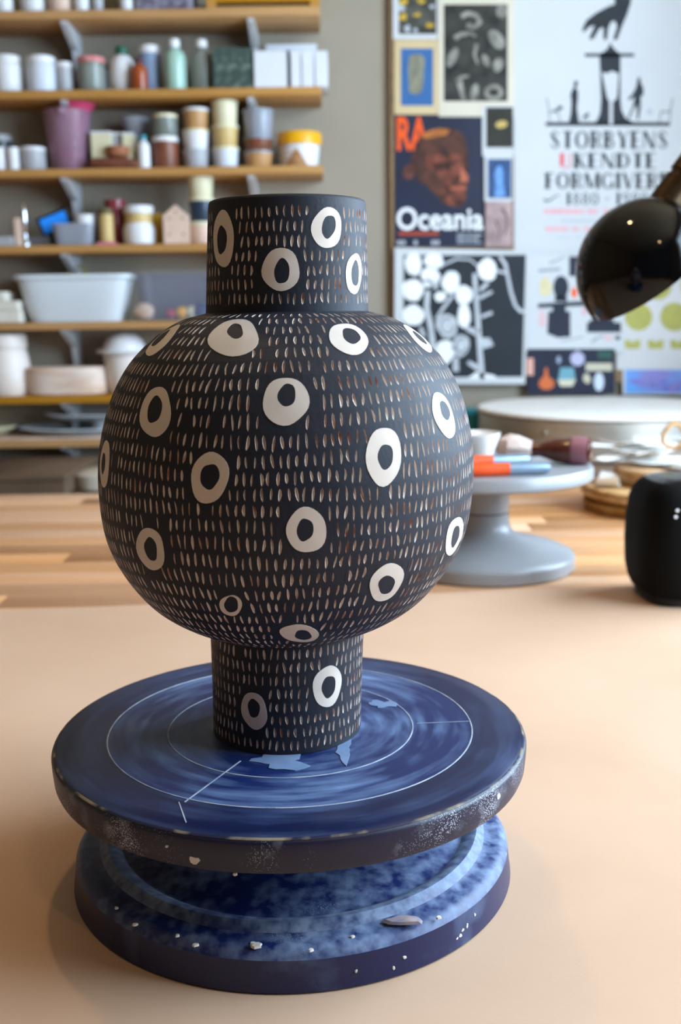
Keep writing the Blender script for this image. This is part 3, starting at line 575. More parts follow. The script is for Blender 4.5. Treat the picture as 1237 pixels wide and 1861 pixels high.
Gls = mat('grey_clear_plastic', 'a2a8b4', .2, c2='969ca8', scale=10, alpha=.8); Nav = mat('navy_jar', '2a3a4e', .3, c2='223144', scale=20); Tl = mat('teal_plastic', '2f8f9f', .35, c2='278292', scale=12); Pnk = mat('pale_pink_clay', 'd9bfae', .6, c2='cdb09d', scale=18)
Yel = mat('yellow_lid', 'e2a414', .35, c2='d99a0e', scale=20); Lav = mat('mauve_clear_plastic', 'ab889c', .15, c2='99728a', scale=9, alpha=.5); Fun = mat('pink_funnel', 'cf4a72', .35, c2='c24067', scale=15)
# top shelf (only the feet of these show)
z = SZ[0]
for x0, x1, m_, nm, lab in ((-14, 19, Wm, 'white_jar', 'plain white jar on topmost shelf, cut by left edge'), (34, 78, Wm, 'white_jar', 'white jar on topmost shelf above the bracket, second from left'), (84, 128, Pnk, 'beige_pot', 'beige clay pot on topmost shelf'), (130, 160, Wm, 'white_jar', 'white jar on topmost shelf beside the beige pot'), (163, 184, Gr, 'grey_jar', 'narrow grey jar on topmost shelf'), (214, 240, Wm, 'white_jar', 'narrow white jar on topmost shelf beside the dark box')):
    vessel(nm, lab, 'jar', (x0, x1, -60), z, m_, 'jar', 'jar', m_)
a, c = at_y(246, 10, YS + .02), at_y(350, 10, YS + .02)
t_ = thing('storage_box', 'dark purple patterned box on topmost shelf', 'box', (a.x, YS + .015, z)); wd_ = c.x - a.x
part('body', MB().box(0, wd_, 0, .11, 0, .07, bev=.002), mat('purple_pattern', '4c4658', .6, c2='8a8696', scale=70), t_); part('lid', MB().box(-.002, wd_ + .002, -.002, .112, .07, .085, bev=.002), mat('purple_lid', '3a3548', .6, c2='443f52', scale=30), t_)
a, c = at_y(375, 10, YS), at_y(580, 10, YS); wd_ = c.x - a.x
t_ = thing('wooden_tray', 'flat pine tray with a dark slot at right end of topmost shelf', 'tray', (a.x, YS + .004, z))
for nm, bx in (('tray_base', (0, wd_, 0, .13, 0, .004)), ('side', (0, .02, 0, .13, .004, .05)), ('side', (wd_ - .02, wd_, 0, .13, .004, .05)), ('back', (.02, wd_ - .02, .118, .13, .004, .05)), ('front', (.02, wd_ - .02, 0, .012, .0125, .05))): part(nm, MB().box(*bx), m_shelf, t_)
part('slot_panel', MB().box(.02, wd_ - .02, .013, .017, .004, .05), mat('dark_slot', '241c15', .8, c2='1f1811', scale=20), t_)
# second shelf
z = SZ[1]
vessel('lidded_jar', 'white lidded jar at the far left of second shelf', 'jar', (-16, 38, 97), z, Wm, 'jar', 'jar', Wm)
vessel('lidded_jar', 'bluish white lidded jar standing second on second shelf', 'jar', (46, 101, 98), z, Wb, 'jar', 'jar', Wm)
vessel('lidded_tub', 'small white lidded tub beside the bluish white jar', 'tub', (99, 131, 111), z, Gr, 'straight', 'wide', Wm, .03)
vessel('glass_jar', 'glass jar with red checked lid on second shelf', 'jar', (139, 190, 100), z, Clr, 'straight', 'wide', Red, .02, band=(.1, .7, Wm, .99))
vessel('small_tin', 'small grey tin between the red lidded jar and green capped bottle', 'tin', (182, 208, 118), z, Sil, 'straight', 'wide', Dk, .05)
vessel('white_bottle', 'white shouldered bottle with green cap on second shelf', 'bottle', (196, 244, 80), z, Wm, 'round', 'bottle', Gn, .03)
vessel('amber_bottle', 'small amber bottle with maroon cap in front of the blue tube', 'bottle', (236, 267, 104), z, Amb, 'bottle', 'bottle', Mar, .008)
vessel('card_tube', 'blue-grey round tube with white lid behind the amber bottle', 'tube', (251, 291, 80), z, Blg, 'straight', 'wide', Wm, .05)
vessel('green_bottle', 'pale green translucent bottle with white cap on second shelf', 'bottle', (295, 336, 67), z, Tea, 'bottle', 'bottle', Wm, .02)
vessel('clear_bottle', 'cloudy clear bottle with white cap beside the dark green books', 'bottle', (344, 386, 68), z, Clr, 'bottle', 'bottle', Wm, .03)
Grn = mat('green_marbled_cover', '33443f', .6, c2='6f7f72', scale=55, thr=(.5, .7)); Pag = mat('book_pages', 'd5d1c6', .8, c2='c9c5b9', scale=200, stretch=(1, 1, .1))
def book(px0, px1, ytop, depth, cover, label, off=.0, name='book', group=None, zz=None, pages=Pag):
    a, c = at_y(px0, ytop, YS + off), at_y(px1, ytop, YS + off); h = a.z - (zz or z); wb = c.x - a.x
    t_ = thing(name, label, 'book', (a.x, YS + off, zz or z), 0, group)
    part('cover', MB().box(0, wb, 0, .0015, 0, h).box(0, .0015, .0015, depth, 0, h).box(wb - .0015, wb, .0015, depth, 0, h), cover, t_)
    part('pages', MB().box(.0015, wb - .0015, .0015, depth - .003, .003, h - .003), pages, t_)
for i, (p0, p1) in enumerate(((386, 405), (405, 432), (432, 459))):
    book(p0, p1, (88, 85, 87)[i], .115, Grn, ('narrow dark green marbled book beside the cloudy bottle', 'middle dark green marbled book of three on second shelf', 'dark green marbled book next to the white cards')[i], .012, 'marbled_book', 'green marbled books')
Wc = mat('white_card', 'd4d6dc', .7, c2='ccced5', scale=8)
a, c = at_y(460, 92, YS + .006), at_y(521, 92, YS + .006)
nb = thing('notebook', 'white notebook with a black elastic band on second shelf', 'notebook', (a.x, YS + .006, z)); wd_ = c.x - a.x; h = a.z - z
part('block', MB().box(0, wd_, 0, .10, 0, h, bev=.0015), Wc, nb); part('elastic', MB().box(wd_ + .0002, wd_ + .005, -.0005, .1, 0, h), mat('black_elastic', '1b1b1d', .7, c2='222224', scale=90), nb)
for i, (p0, p1, yt, o_) in enumerate(((527, 546, 92, .004), (547, 570, 91, .002), (571, 595, 92, 0))):
    a, c = at_y(p0, yt, YS + o_), at_y(p1, yt, YS + o_)
    solo('card_pack', MB().box(0, c.x - a.x - .0008, 0, .10, 0, a.z - z, bev=.0012), Wc, ('pack of white cards beside the black elastic band', 'middle pack of white cards on second shelf', 'pack of white cards overhanging the right shelf end')[i], 'cards', (a.x, YS + o_ + .001, z), 0, 'white card packs on the second shelf')
a, c = at_y(483, 81, YS + .115), at_y(575, 81, YS + .115)
solo('paper_sheet', MB().box(0, c.x - a.x, 0, .004, 0, a.z - z), Wc, 'white sheet standing behind the card packs on second shelf', 'paper', (a.x, YS + .115, z))
# third shelf
z = SZ[2]
vessel('dark_jar', 'dark jar with white lid at the far left of third shelf', 'jar', (-22, 20, 243), z, Dk, 'straight', 'wide', Gr, .07)
vessel('white_tub', 'small white tub cut by the left edge of third shelf', 'tub', (-18, 11, 267), z, Wm, 'straight', 'wide', Wm, .004)
vessel('white_cylinder', 'narrow white cylinder pot on third shelf', 'pot', (12, 33, 267), z, Wm, 'straight', None, None, .004)
vessel('squat_jar', 'squat grey jar with broad white lid left of the pink jug', 'jar', (35, 82, 265), z, Gr, 'straight', 'wide', Wm, .006)
x, y, r, h = fit(77, 165, 195, z, .006)
jg = thing('measuring_jug', 'tall mauve translucent measuring jug holding the pink funnel', 'jug', (x, y, z))
part('wall', MB().lathe([(.001, 0), (r * .72, 0), (r * .75, .004), (r * .97, h * .97), (r, h), (r * .96, h), (r * .72, .006), (.001, .005)], 40), Lav, jg)
part('spout', MB().prism([(-.012, 0), (0, -.014), (.012, 0)], h * .9, h, M=Matrix.Translation((0, -r * .96, 0))), Lav, jg)
part('contents', MB().lathe([(.001, .008), (r * .70, .008), (r * .76, h * .3), (.001, h * .34)], 30), mat('brownish_pink_fill', 'a06064', .6, c2='8c4f58', scale=40), jg)
solo('funnel', MB().lathe([(.007, -.06), (.009, -.03), (r * .45, .0), (r * .78, .027), (r * .76, .028), (r * .43, .002), (.007, -.028), (.005, -.06)], 36), Fun, 'bright pink funnel stuck in the top of the mauve jug', 'funnel', (x + .022, y, z + h - .011))
for i, (p0, p1, yt, o_, lab) in enumerate(((164, 201, 238, .03, 'cream paper carton beside the mauve jug'), (203, 219, 240, .04, 'grey-fronted small carton in the third shelf'), (221, 241, 240, .03, 'narrow cream carton left of the teal capped bottle'))):
    a, c = at_y(p0, yt, YS + o_), at_y(p1, yt, YS + o_); h = a.z - z; wb = c.x - a.x
    t_ = thing('carton', lab, 'carton', (a.x, YS + o_, z), 0, 'cartons on the third shelf'); part('body', MB().box(0, wb, 0, .05, 0, h - .006, bev=.001), (Cr, Gr, Cr)[i], t_); part('flap', MB().prism([(0, 0), (wb, 0), (wb, .05), (0, .05)], h - .006, h - .001), Wm, t_)
Ter = mat('red_brown_clay', '7d4632', .75, c2='653524', scale=35); Ter2 = mat('orange_brown_clay', 'a3694a', .7, c2='8f573b', scale=30)
a = at_y(205, 300, YS + .012); c = at_y(252, 300, YS + .012); a0_ = at_y(163, 300, YS + .012)
b = MB(); L_ = c.x - a0_.x
b.tube([(0, 0, .012), (L_ * .1, 0, .013), (L_ * .4, .002, .012), (L_ * .75, 0, .012), (L_ * .95, 0, .009), (L_, 0, .007)], [.006, .0115, .0117, .0117, .0085, .003], 16)
solo('clay_log', b, Ter, 'dark red-brown lump of clay lying at front of third shelf', 'clay', (a0_.x, YS + .014, z))
b = MB().lathe([(.001, 0), (.016, .0), (.024, .006), (.027, .024), (.0245, .024), (.021, .008), (.001, .005)], 30)
solo('clay_bowl', b, Ter2, 'small orange-brown open clay bowl resting on the clay lump', 'bowl', (at_y(212, 270, YS + .016).x, YS + .029, z + .0245))
vessel('small_bottle', 'small white bottle with teal cap between cartons and stacked jars', 'bottle', (248, 271, 244), z, Wm, 'bottle', 'bottle', Tl, .008)
x, y, r, h = fit(217, 273, 210, z, .06)
fg = thing('glass_funnel', 'grey glass funnel standing behind the small cartons', 'funnel', (x, y, z)); part('cone', MB().lathe([(.006, h * .42), (.010, h * .5), (r, h), (r * .96, h), (.008, h * .5), (.004, h * .42)], 36), Gls, fg); part('stand', MB().lathe([(.001, 0), (.022, 0), (.022, .004), (.007, .008), (.007, h * .44), (.001, h * .44)], 24), Gls, fg)
def stack(items, z, group):
    for it in items:
        z = vessel(*it[:4], z, *it[4:], group=group) + .0004
stack([('glass_jar', 'clear jar of brown powder with thick white lid, lower of two', 'jar', (275, 324, 246), Brn, 'straight', 'wide', Wm), ('glass_jar', 'cream lidded clear jar stacked on the white lidded jar', 'jar', (277, 322, 205), Clr, 'straight', 'wide', Cr)], z, 'stacked jars on the third shelf')
stack([('pigment_tub', 'grey tub at the bottom of the stack beside the glass jars', 'tub', (330, 380, 270), Gr, 'tub', 'tub', Gr), ('pigment_tub', 'white labelled tub in the middle under the tan tub', 'tub', (330, 380, 233), Wm, 'tub', 'tub', Cr), ('pigment_tub', 'tan tub with white lid topping its stack of three', 'tub', (331, 379, 194), Tan, 'tub', 'tub', Wm)], z, 'stacked pigment tubs on the third shelf')
stack([('pigment_tub', 'white labelled tub at the bottom of the tallest cream stack', 'tub', (385, 434, 265), Wb, 'tub', 'tub', Cr), ('pigment_tub', 'mottled ochre tub in the middle of the tallest cream stack', 'tub', (384, 433, 225), Och, 'tub', 'tub', Cr), ('pigment_tub', 'pale cream tub topping the tallest stack', 'tub', (383, 432, 180), Cr, 'tub', 'tub', Cr)], z, 'stacked pigment tubs on the third shelf')
stack([('deli_tub', 'tan powder tub at the bottom of clear tub stack', 'tub', (443, 496, 272), Tan, 'tub', 'tub', Gls), ('deli_tub', 'red-brown powder tub in the middle of clear tub stack', 'tub', (442, 496, 247), Brn, 'tub', 'tub', Gls), ('deli_tub', 'clear grey tub topping the stack beside the yellow lidded tub', 'tub', (440, 497, 195), Gls, 'tub', 'tub', Gls)], z, 'clear deli tubs')
x, y, r, h = fit(502, 584, 236, z, .008)
t_ = thing('yellow_lid_tub', 'white tub with bright yellow lid and brown label at right shelf end', 'tub', (x, y, z)); r *= .95
part('body', MB().lathe([(.001, 0), (r * .82, 0), (r * .84, .002), (r * .97, h * .7), (.001, h * .7)], 44), Wm, t_)
part('lid', MB().lathe([(r, h * .64), (r * 1.05, h * .65), (r * 1.05, h * .95), (r * 1.0, h), (.001, h)], 44), Yel, t_)
b = MB(); vs_ = []
for i in range(11):
    u = -1 + i / 5; an = -pi / 2 - .12 + u * .62
    for v in (0.02, .02 + .5 * (1 - abs(u)) + .01): rr_ = r * (.842 + .13 * v / .7) + .0008; vs_.append((rr_ * cos(an), rr_ * sin(an), v * h))
b.add(vs_, [(2 * i, 2 * i + 2, 2 * i + 3, 2 * i + 1) for i in range(10)]); part('label_patch', b, mat('brown_label', 'b1835a', .6, c2='8f6440', scale=120), t_)
# fourth shelf
z = SZ[3]
a, c = at_y(-20, 430, YS + .01), at_y(22, 430, YS + .01); solo('flat_box', MB().box(0, c.x - a.x, 0, .08, 0, a.z - z, bev=.001), Gr, 'flat light grey box at the far left of fourth shelf', 'box', (a.x, YS + .01, z))
a, c = at_y(24, 396, YS + .02), at_y(36, 396, YS + .02); solo('wooden_peg', MB().box(0, c.x - a.x, 0, .014, 0, a.z - z, bev=.0015), Pnk, 'upright beige wooden peg on fourth shelf', 'peg', (a.x, YS + .02, z))
x, y, r, h = fit(36, 48, 366, z, .02); solo('chrome_rod', MB().lathe([(.001, 0), (r, 0), (r, .008), (r * .5, .014), (r * .5, h * .35), (r * .9, h * .4), (r * .9, h * .75), (r * .4, h * .97), (.001, h)], 20), m_chrome, 'upright chrome tool on fourth shelf beside the peg', 'tool', (x, y, z))
a, c = at_y(48, 430, YS + .03), at_y(90, 430, YS + .03); solo('grey_tray', MB().box(0, c.x - a.x, 0, .07, 0, a.z - z, bev=.001), Sil, 'low grey metal box under the black device', 'box', (a.x, YS + .03, z))
x = at_y(99, 404, YS + .05); pd = thing('phone', 'black phone with bright blue screen tilted on a stand on fourth shelf', 'phone', (x.x, YS + .05, z))
M = Matrix.Translation((0, 0, x.z - z)) @ Matrix.Rotation(radians(-20), 4, 'Y'); wp = 50 / F * 2.5 / 2
bdy = part('case', MB().box(-.0385, .0385, 0, .009, -.023, .023, bev=.003, M=M), mat('black_plastic', '141416', .35, c2='19191b', scale=40), pd)
part('screen', MB().box(-.031, .031, -.0012, .0005, -.0165, .0165, M=M), mat('lit_blue_screen', '1f74d6', .25, c2='2f8ae0', scale=8, emit=('1f78dc', .35)), bdy)
part('stand', MB().box(-.012, .008, .009, .02, 0, x.z - z), MATS['black_plastic'], pd)
x, y, r, h = fit(100, 176, 407, z, .006)
t_ = thing('clear_tub', 'grey clear rectangular tub on fourth shelf beside the blue screen', 'tub', (x, YS + .038, z))
part('body', MB().lathe([(.001, 0), (r * .84, 0), (r * .88, .003), (r * .96, h * .85), (r, h * .86), (r, h), (r * .94, h), (r * .86, .005), (.001, .004)], 40, sup=5, M=Matrix.Diagonal((1, .62, 1, 1))), Gls, t_)
part('lid', MB().lathe([(r * 1.0, h), (r * 1.0, h + .002), (.001, h + .002)], 40, sup=5, M=Matrix.Diagonal((1, .62, 1, 1))), Gls, t_)
vessel('white_bowl', 'small white bowl standing on the grey clear tub', 'bowl', (134, 173, 391), z + h + .0022, Wm, 'tub', None, None, Y=YS + .038, open_=True)
vessel('ochre_tube', 'ochre patterned round tube on fourth shelf', 'tube', (178, 205, 378), z, Och, 'straight', 'wide', mat('olive_lid', '5f5433', .6, c2='544a2c', scale=20), .012)
vessel('red_cup', 'tall translucent red drinking cup beside the ochre tube', 'cup', (188, 228, 362), z, mat('red_clear_plastic', '8f3a44', .2, c2='7c2e38', scale=9, alpha=.8), 'tub', None, None, .05, open_=True)
a, c = at_y(168, 437, YS + .003), at_y(214, 437, YS + .003); solo('pink_cloth', MB().lathe([(.001, 0), (.024, 0), (.026, .002), (.018, .006), (.001, .0075)], 24, M=Matrix.Diagonal((1.1, .35, 1, 1))), mat('pink_cloth', 'd7809a', .8, c2='c66a86', scale=60), 'folded pink cloth at the shelf edge below the red cup', 'cloth', ((a.x + c.x) / 2, YS + .0105, z))
vessel('waisted_jar', 'white jar with ochre neck and white lid on fourth shelf', 'jar', (222, 280, 372), z, Wm, 'jarw', 'jar', Wm, .008, band=(.56, .8, Och, .865))
vessel('yellow_cup', 'small yellow cup half hidden behind the waisted white jar', 'cup', (270, 302, 388), z, mat('yellow_plastic', 'cfa62c', .4, c2='c39a22', scale=20), 'tub', None, None, .07, open_=True)
a, c = at_y(296, 392, YS + .012), at_y(342, 392, YS + .012); wd_ = c.x - a.x; hw_ = a.z - z; tp = at_y(319, 372, YS + .012).z - z
hs = thing('wooden_house', 'pale pink house-shaped wooden block with dotted holes on fourth shelf', 'ornament', (a.x, YS + .012, z)); M = Matrix(((1, 0, 0, 0), (0, 0, -1, .03), (0, 1, 0, 0), (0, 0, 0, 1)))
hb = part('block', MB().prism([(0, 0), (wd_, 0), (wd_, hw_), (wd_ * .5, tp), (0, hw_)], 0, .03, M=M), Pnk, hs)
for u, v in ((.5, .82), (.22, .66), (.76, .66), (.22, .25), (.76, .25)): part('hole', MB().lathe([(.0026, -.0004), (.0026, .0003), (.0003, .0003)], 12, M=Matrix.Translation((u * wd_, 0, v * tp)) @ Matrix.Rotation(pi / 2, 4, 'X')), mat('dark_hole', '6d5648', .8, c2='5f4a3d', scale=50), hb)
stack([('pigment_tub', 'pinkish cream tub at the bottom of the stack beside the vase neck', 'tub', (342, 390, 402), Pnk, 'tub', 'tub', Cr), ('pigment_tub', 'navy tub in the middle of the stack beside the vase neck', 'tub', (341, 389, 358), Nav, 'tub', 'tub', Cr), ('pigment_tub', 'cream and teal tub topping the stack beside the vase neck', 'tub', (339, 388, 319), Cr, 'tub', 'tub', Cr)], z, 'stacked pigment tubs on the fourth shelf')
# fifth shelf
z = SZ[4]
def basin(px0, px1, ytop, taper, dep, off, body_m, name, label, rimw=.006, exp_=6):
    a, c = at_y(px0, ytop, YS + off), at_y(px1, ytop, YS + off); r = (c.x - a.x) / 2; h = a.z - z; k_ = dep / (2 * r)
    t_ = thing(name, label, 'tub', ((a.x + c.x) / 2, YS + off + dep / 2, z)); D = Matrix.Diagonal((1, k_, 1, 1))
    part('body', MB().lathe([(.001, 0), (r * (taper - .03), 0), (r * taper, .005), (r * .93, h * .93), (r * .915, h * .93), (r * (taper - .02), .006), (.001, .004)], 72, sup=exp_, M=D), body_m, t_)
    part('rim', MB().lathe([(r * .915, h * .92), (r * .99, h * .91), (r, h * .93), (r, h * .985), (r * .99, h), (r * .915, h)], 72, sup=exp_, M=D), body_m, t_); return t_, r, h
Wbas = mat('white_basin_plastic', 'd6dde2', .4, c2='ced6dc', scale=5)
basin(15, 236, 500, .76, .135, .006, Wbas, 'white_basin', 'large white tapered plastic basin on fifth shelf')
t_, r, h = basin(231, 440, 492, .86, .13, .01, mat('milky_clear_plastic', 'b7bcd0', .25, c2='adb2c8', scale=6, alpha=.11), 'storage_tub', 'milky clear storage tub with coloured things inside, on fifth shelf')
cx_, cy_ = t_.location.x, t_.location.y
for px, py, rr_, m_, lab in ((262, 560, .024, Pnk, 'pale pink lump at left inside the clear tub'), (310, 562, .014, mat('red_lump', 'a8364a', .6, c2='98303f', scale=40), 'red lump inside the clear tub'), (330, 562, .017, Yel, 'yellow lump inside the clear tub'), (323, 540, .014, Nav, 'dark blue lump at back inside the clear tub'), (365, 553, .022, mat('blue_lump', '2c3a66', .6, c2='25325a', scale=30), 'larger blue lump inside the clear tub'), (350, 573, .018, Cr, 'cream lump inside the clear tub')):
    p = at_y(px, py, YS + .055 + (.03 if py == 540 else 0)); b = MB().lathe([(.001, 0), (rr_ * .7, 0), (rr_, rr_ * .5), (rr_ * .9, rr_), (rr_ * .5, rr_ * 1.4), (.001, rr_ * 1.5)], 20)
    for v in b.v: k_ = 1 + .15 * mnoise.noise(v * 60); v.x *= k_; v.y *= k_
    solo('coloured_lump', b, m_, lab, 'lump', (p.x, p.y, z + .0065), 0, 'things in the clear storage tub')
for i, (p0, p1, yt, zz_) in enumerate(((-30, 36, 565, None), (-32, 33, 547, 1), (-34, 9, 530, 2))):
    a, c = at_y(p0, yt, YS + .008), at_y(p1, yt, YS + .008)
    if i == 0: zb = z
    solo('plaster_slab', MB().box(0, c.x - a.x, 0, .09, 0, a.z - zb - .0004, bev=.003), mat('plaster', 'ddd8cd', .8, c2='d2ccc0', scale=14), ('lowest white plaster slab left of the basin', 'middle white plaster slab left of the basin', 'short top plaster slab left of the basin')[i], 'slab', (a.x, YS + .008, zb), 0, 'plaster slabs stacked on the fifth shelf'); zb = a.z
p = at_y(140, 497, YS + .09); solo('wire_coil', MB().tube([(.024 * cos(2 * pi * i / 32), .004 * sin(6 * i), .024 * sin(2 * pi * i / 32) + .027) for i in range(32)], .003, 8, closed=True), mat('olive_wire', '9a8c20', .5, c2='8a7d1a', scale=40), 'olive yellow coil sticking up from the white basin', 'coil', (p.x, p.y, p.z - .035))
# sixth shelf
z = SZ[5]
x, y, r, h = fit(-32, 51, 608, z, .008)
t_ = thing('white_crock', 'tall white glazed crock at the far left of sixth shelf', 'jar', (x, y, z)); Gz = mat('pinkish_white_glaze', 'e3d9d2', .45, c2='d3bfae', scale=9, thr=(.5, .8))
part('body', MB().lathe([(.001, 0), (r * .9, 0), (r * .97, .006), (r, h * .2), (r * .97, h * .5), (r * .88, h * .72), (r * .80, h * .76), (.001, h * .76)], 44), Gz, t_); part('lid', MB().lathe([(r * .78, h * .76), (r * .88, h * .77), (r * .9, h * .8), (r * .9, h * .94), (r * .84, h), (.001, h)], 44), Gz, t_)
x, y, r, h = fit(57, 201, 668, z, .006)
t_ = thing('plaster_mould', 'low wide round pink-stained plaster mould on sixth shelf', 'mould', (x, YS + .075, z)); D = Matrix.Diagonal((1, .068 / r, 1, 1)); Gp = mat('stained_plaster', 'dcc9bb', .75, c2='bf9474', scale=16, thr=(.45, .75), stretch=(.4, 1, 2))
part('lower_half', MB().lathe([(.001, 0), (r * .94, 0), (r, .004), (r, h * .72), (.001, h * .72)], 60, sup=3, M=D), Gp, t_); part('upper_half', MB().lathe([(.001, h * .725), (r * .985, h * .725), (r * .99, h * .95), (r * .96, h), (.001, h)], 60, sup=3, M=D), Gp, t_)
x, y, r, h = fit(174, 275, 605, z, .004)
t_ = thing('domed_pot', 'white pot with a domed lid and wide flange on sixth shelf', 'pot', (x, YS + .07, z)); r = .062
part('body', MB().lathe([(.001, 0), (r * .62, 0), (r * .66, .004), (r * .82, h * .66), (.001, h * .66)], 44), Gz, t_)
part('flange', MB().lathe([(r * .6, h * .66), (r * 1.05, h * .67), (r * 1.06, h * .69), (r * 1.0, h * .73), (r * .6, h * .73)], 44), Wm, t_)
part('dome', MB().lathe([(r * .80, h * .73), (r * .79, h * .78), (r * .68, h * .88), (r * .45, h * .97), (.001, h)], 44), Wm, t_)
# lowest shelf: flat plates and sheets
z = SZ[6]
def plate(px0, px1, zz, label, m_, rim=.012, Y=None, k_=1.0, th_=.004):
    yc = Y; a, c = at_y(px0, 770, yc), at_y(px1, 770, yc); r = (c.x - a.x) / 2; D = Matrix.Diagonal((1, k_, 1, 1))
    return solo('flat_plate', MB().lathe([(.001, 0), (r * .62, 0), (r * .7, th_ * .4), (r, rim), (r * .985, rim + th_ * .6), (r * .68, th_ * 1.2), (.001, th_)], 60, M=D), m_, label, 'plate', ((a.x + c.x) / 2, yc, zz), 0, 'plates and boards on the lowest shelf')
Gp2 = mat('pale_plate_glaze', 'c9c9cc', .4, c2='bcbfc6', scale=9); Gp3 = mat('bluish_plate_glaze', 'cfd4da', .35, c2='a9bcc8', scale=12)
a, c = at_y(-40, 790, YS + .004), at_y(235, 790, YS + .004)
solo('pink_board', MB().box(0, c.x - a.x, 0, .14, 0, .006, bev=.001), Pnk, 'thin pinkish board lying under the plates on lowest shelf', 'board', (a.x, YS + .004, z))
plate(34, 275, z + .0065, 'wide pale bluish plate at front of the lowest shelf', Gp3, .016, YS + .075, .55)
plate(-90, 30, z + .0065, 'stained pale plate at far left of lowest shelf', Cr, .02, YS + .078, .95)
t_ = thing('plate_prop', 'stack of small grey discs propping the upper plate at the back', 'disc', (at_y(190, 760, YS + .075).x, YS + .075, z + .0115))
part('disc', MB().lathe([(.001, 0), (.03, 0), (.03, .012), (.001, .012)], 30), Gp2, t_); part('disc', MB().lathe([(.001, .0125), (.028, .0125), (.028, .030), (.001, .030)], 30), Gp2, t_)
plate(82, 300, z + .042, 'grey-white plate raised above the bluish one on lowest shelf', Gp2, .012, YS + .075, .5)
p = at_y(92, 766, YS + .05); solo('turquoise_chip', MB().prism(blob(0, 0, .014, .006, 3, 12, .2), 0, .004), mat('turquoise', '6fc0d0', .4, c2='62b2c4', scale=30), 'small turquoise chip lying on the bluish plate', 'chip', (p.x, p.y, z + .0128))
# storage bench between table and wall, with what peeps over the table
m_bench = mat('dark_bench_wood', '4a382a', .6, c2='3d2d21', scale=10, stretch=(.4, 3, 3))
BZ = -.03; bt = thing('storage_bench', 'dark wooden bench along the wall behind the work table', 'bench', (-1.2, 1.52, ZF))
part('top', MB().box(0, 1.5, 0, .46, BZ - .03 - ZF, BZ - ZF), m_bench, bt)
for x in (.03, 1.41):
    for y in (.03, .37): part('leg', MB().box(x, x + .06, y, y + .06, 0, BZ - .03 - ZF), m_bench, bt)
a, c = at_y(-60, 866, 1.56), at_y(118, 866, 1.56); t_ = thing('brown_box', 'low brown box on the bench behind the table, at left', 'box', (a.x, 1.56, BZ)); Bx = mat('brown_card', '6b5542', .7, c2='5e4a39', scale=12)
part('body', MB().box(0, c.x - a.x, 0, .3, 0, a.z - BZ - .012, bev=.002), Bx, t_); part('lid', MB().box(-.002, c.x - a.x + .002, -.002, .302, a.z - BZ - .012, a.z - BZ, bev=.002), Bx, t_)
a, c = at_y(124, 862, 1.62), at_y(245, 862, 1.62); r = (c.x - a.x) / 2; b = MB().lathe([(.001, 0), (r * .95, 0), (r, .03), (r * .95, (a.z - BZ) * .8), (r * .7, a.z - BZ), (.001, a.z - BZ + .003)], 32, sup=3)
for v in b.v: k_ = 1 + .06 * mnoise.noise(v * 25); v.x *= k_; v.y *= k_
solo('clay_bag', b, mat('pale_bag', 'c3b8a8', .7, c2='b5a998', scale=14, bump=.3, bscale=40), 'pale lumpy bag on the bench behind the table, left of the vase', 'bag', ((a.x + c.x) / 2, 1.62 + r, BZ))
x, y, r, h = fit(834, 879, 742, BZ, Y=1.9)
vessel('teal_canister', 'teal canister on the bench between vase and steel kiln', 'canister', (832, 879, 742), BZ, Tl, 'straight', 'wide', Tl, Y=1.9)
# ------------------------------------------------------------------ pinboard and papers on the back wall
YP = YB - .016
m_cork = mat('brown_pinboard', '8d7355', .8, c2='7d6448', scale=60)
a, c = at_y(711, 700, YP), at_y(1300, -120, YP)
pinb = solo('pinboard', MB().box(a.x, c.x, YP, YB - .0005, at_y(835, 699, YP).z, c.z), m_cork, 'brown edged pinboard on the wall behind the papers', 'pinboard')
LAYER = [0]
def quadpx(x0, y0, x1, y1): return [(x0, y1), (x1, y1), (x1, y0), (x0, y0)]
def extr(b, poly, Y0, Y1, mi=0):
    P = [at_y(px, py, Y0) for px, py in poly]; ar = sum(p.x * q.z - q.x * p.z for p, q in zip(P, P[1:] + P[:1]))
    if ar < 0: P.reverse()
    n = len(P); vs_ = [(p.x, Y0, p.z) for p in P] + [(p.x, Y1, p.z) for p in P]
    b.add(vs_, [list(range(n)), [n + i for i in range(n)][::-1]] + [(i, n + i, n + (i + 1) % n, (i + 1) % n) for i in range(n)], mi, False)
def paper(name, label, cat, box, m_, group=None, lay=None):
    lay = LAYER[0] if lay is None else lay; LAYER[0] = lay + 1
    Y = YP - .0012 - lay * .0011; b = MB(); extr(b, box if isinstance(box, list) else quadpx(*box), Y, Y + .0009)
    o = solo(name, b, m_, label, cat, group=group); o['Y'] = Y; return o
def ink(name, par, polys, m_, lift=1, label=None):
    Y = par['Y'] - .00025 * lift; b = MB()
    for q in polys: extr(b, q, Y, par['Y'] + .0002)
    return part(name, b, m_, par, label)
def ell(cx, cy, rx, ry, n=22, rot=0):
    a = radians(rot); return [(cx + rx * cos(t) * cos(a) - ry * sin(t) * sin(a), cy + rx * cos(t) * sin(a) + ry * sin(t) * cos(a)) for t in (2 * pi * i / n for i in range(n))]
def stroke(pts, w0, w1=None):
    w1 = w0 if w1 is None else w1; L_, R_ = [], []; n = len(pts)
    for i, (x, y) in enumerate(pts):
        xa, ya = pts[max(i - 1, 0)]; xb, yb = pts[min(i + 1, n - 1)]; d_ = sqrt((xb - xa) ** 2 + (yb - ya) ** 2) or 1; nx, ny = -(yb - ya) / d_, (xb - xa) / d_; w_ = (w0 + (w1 - w0) * i / max(n - 1, 1)) / 2
        L_.append((x + nx * w_, y + ny * w_)); R_.append((x - nx * w_, y - ny * w_))
    return L_ + R_[::-1]
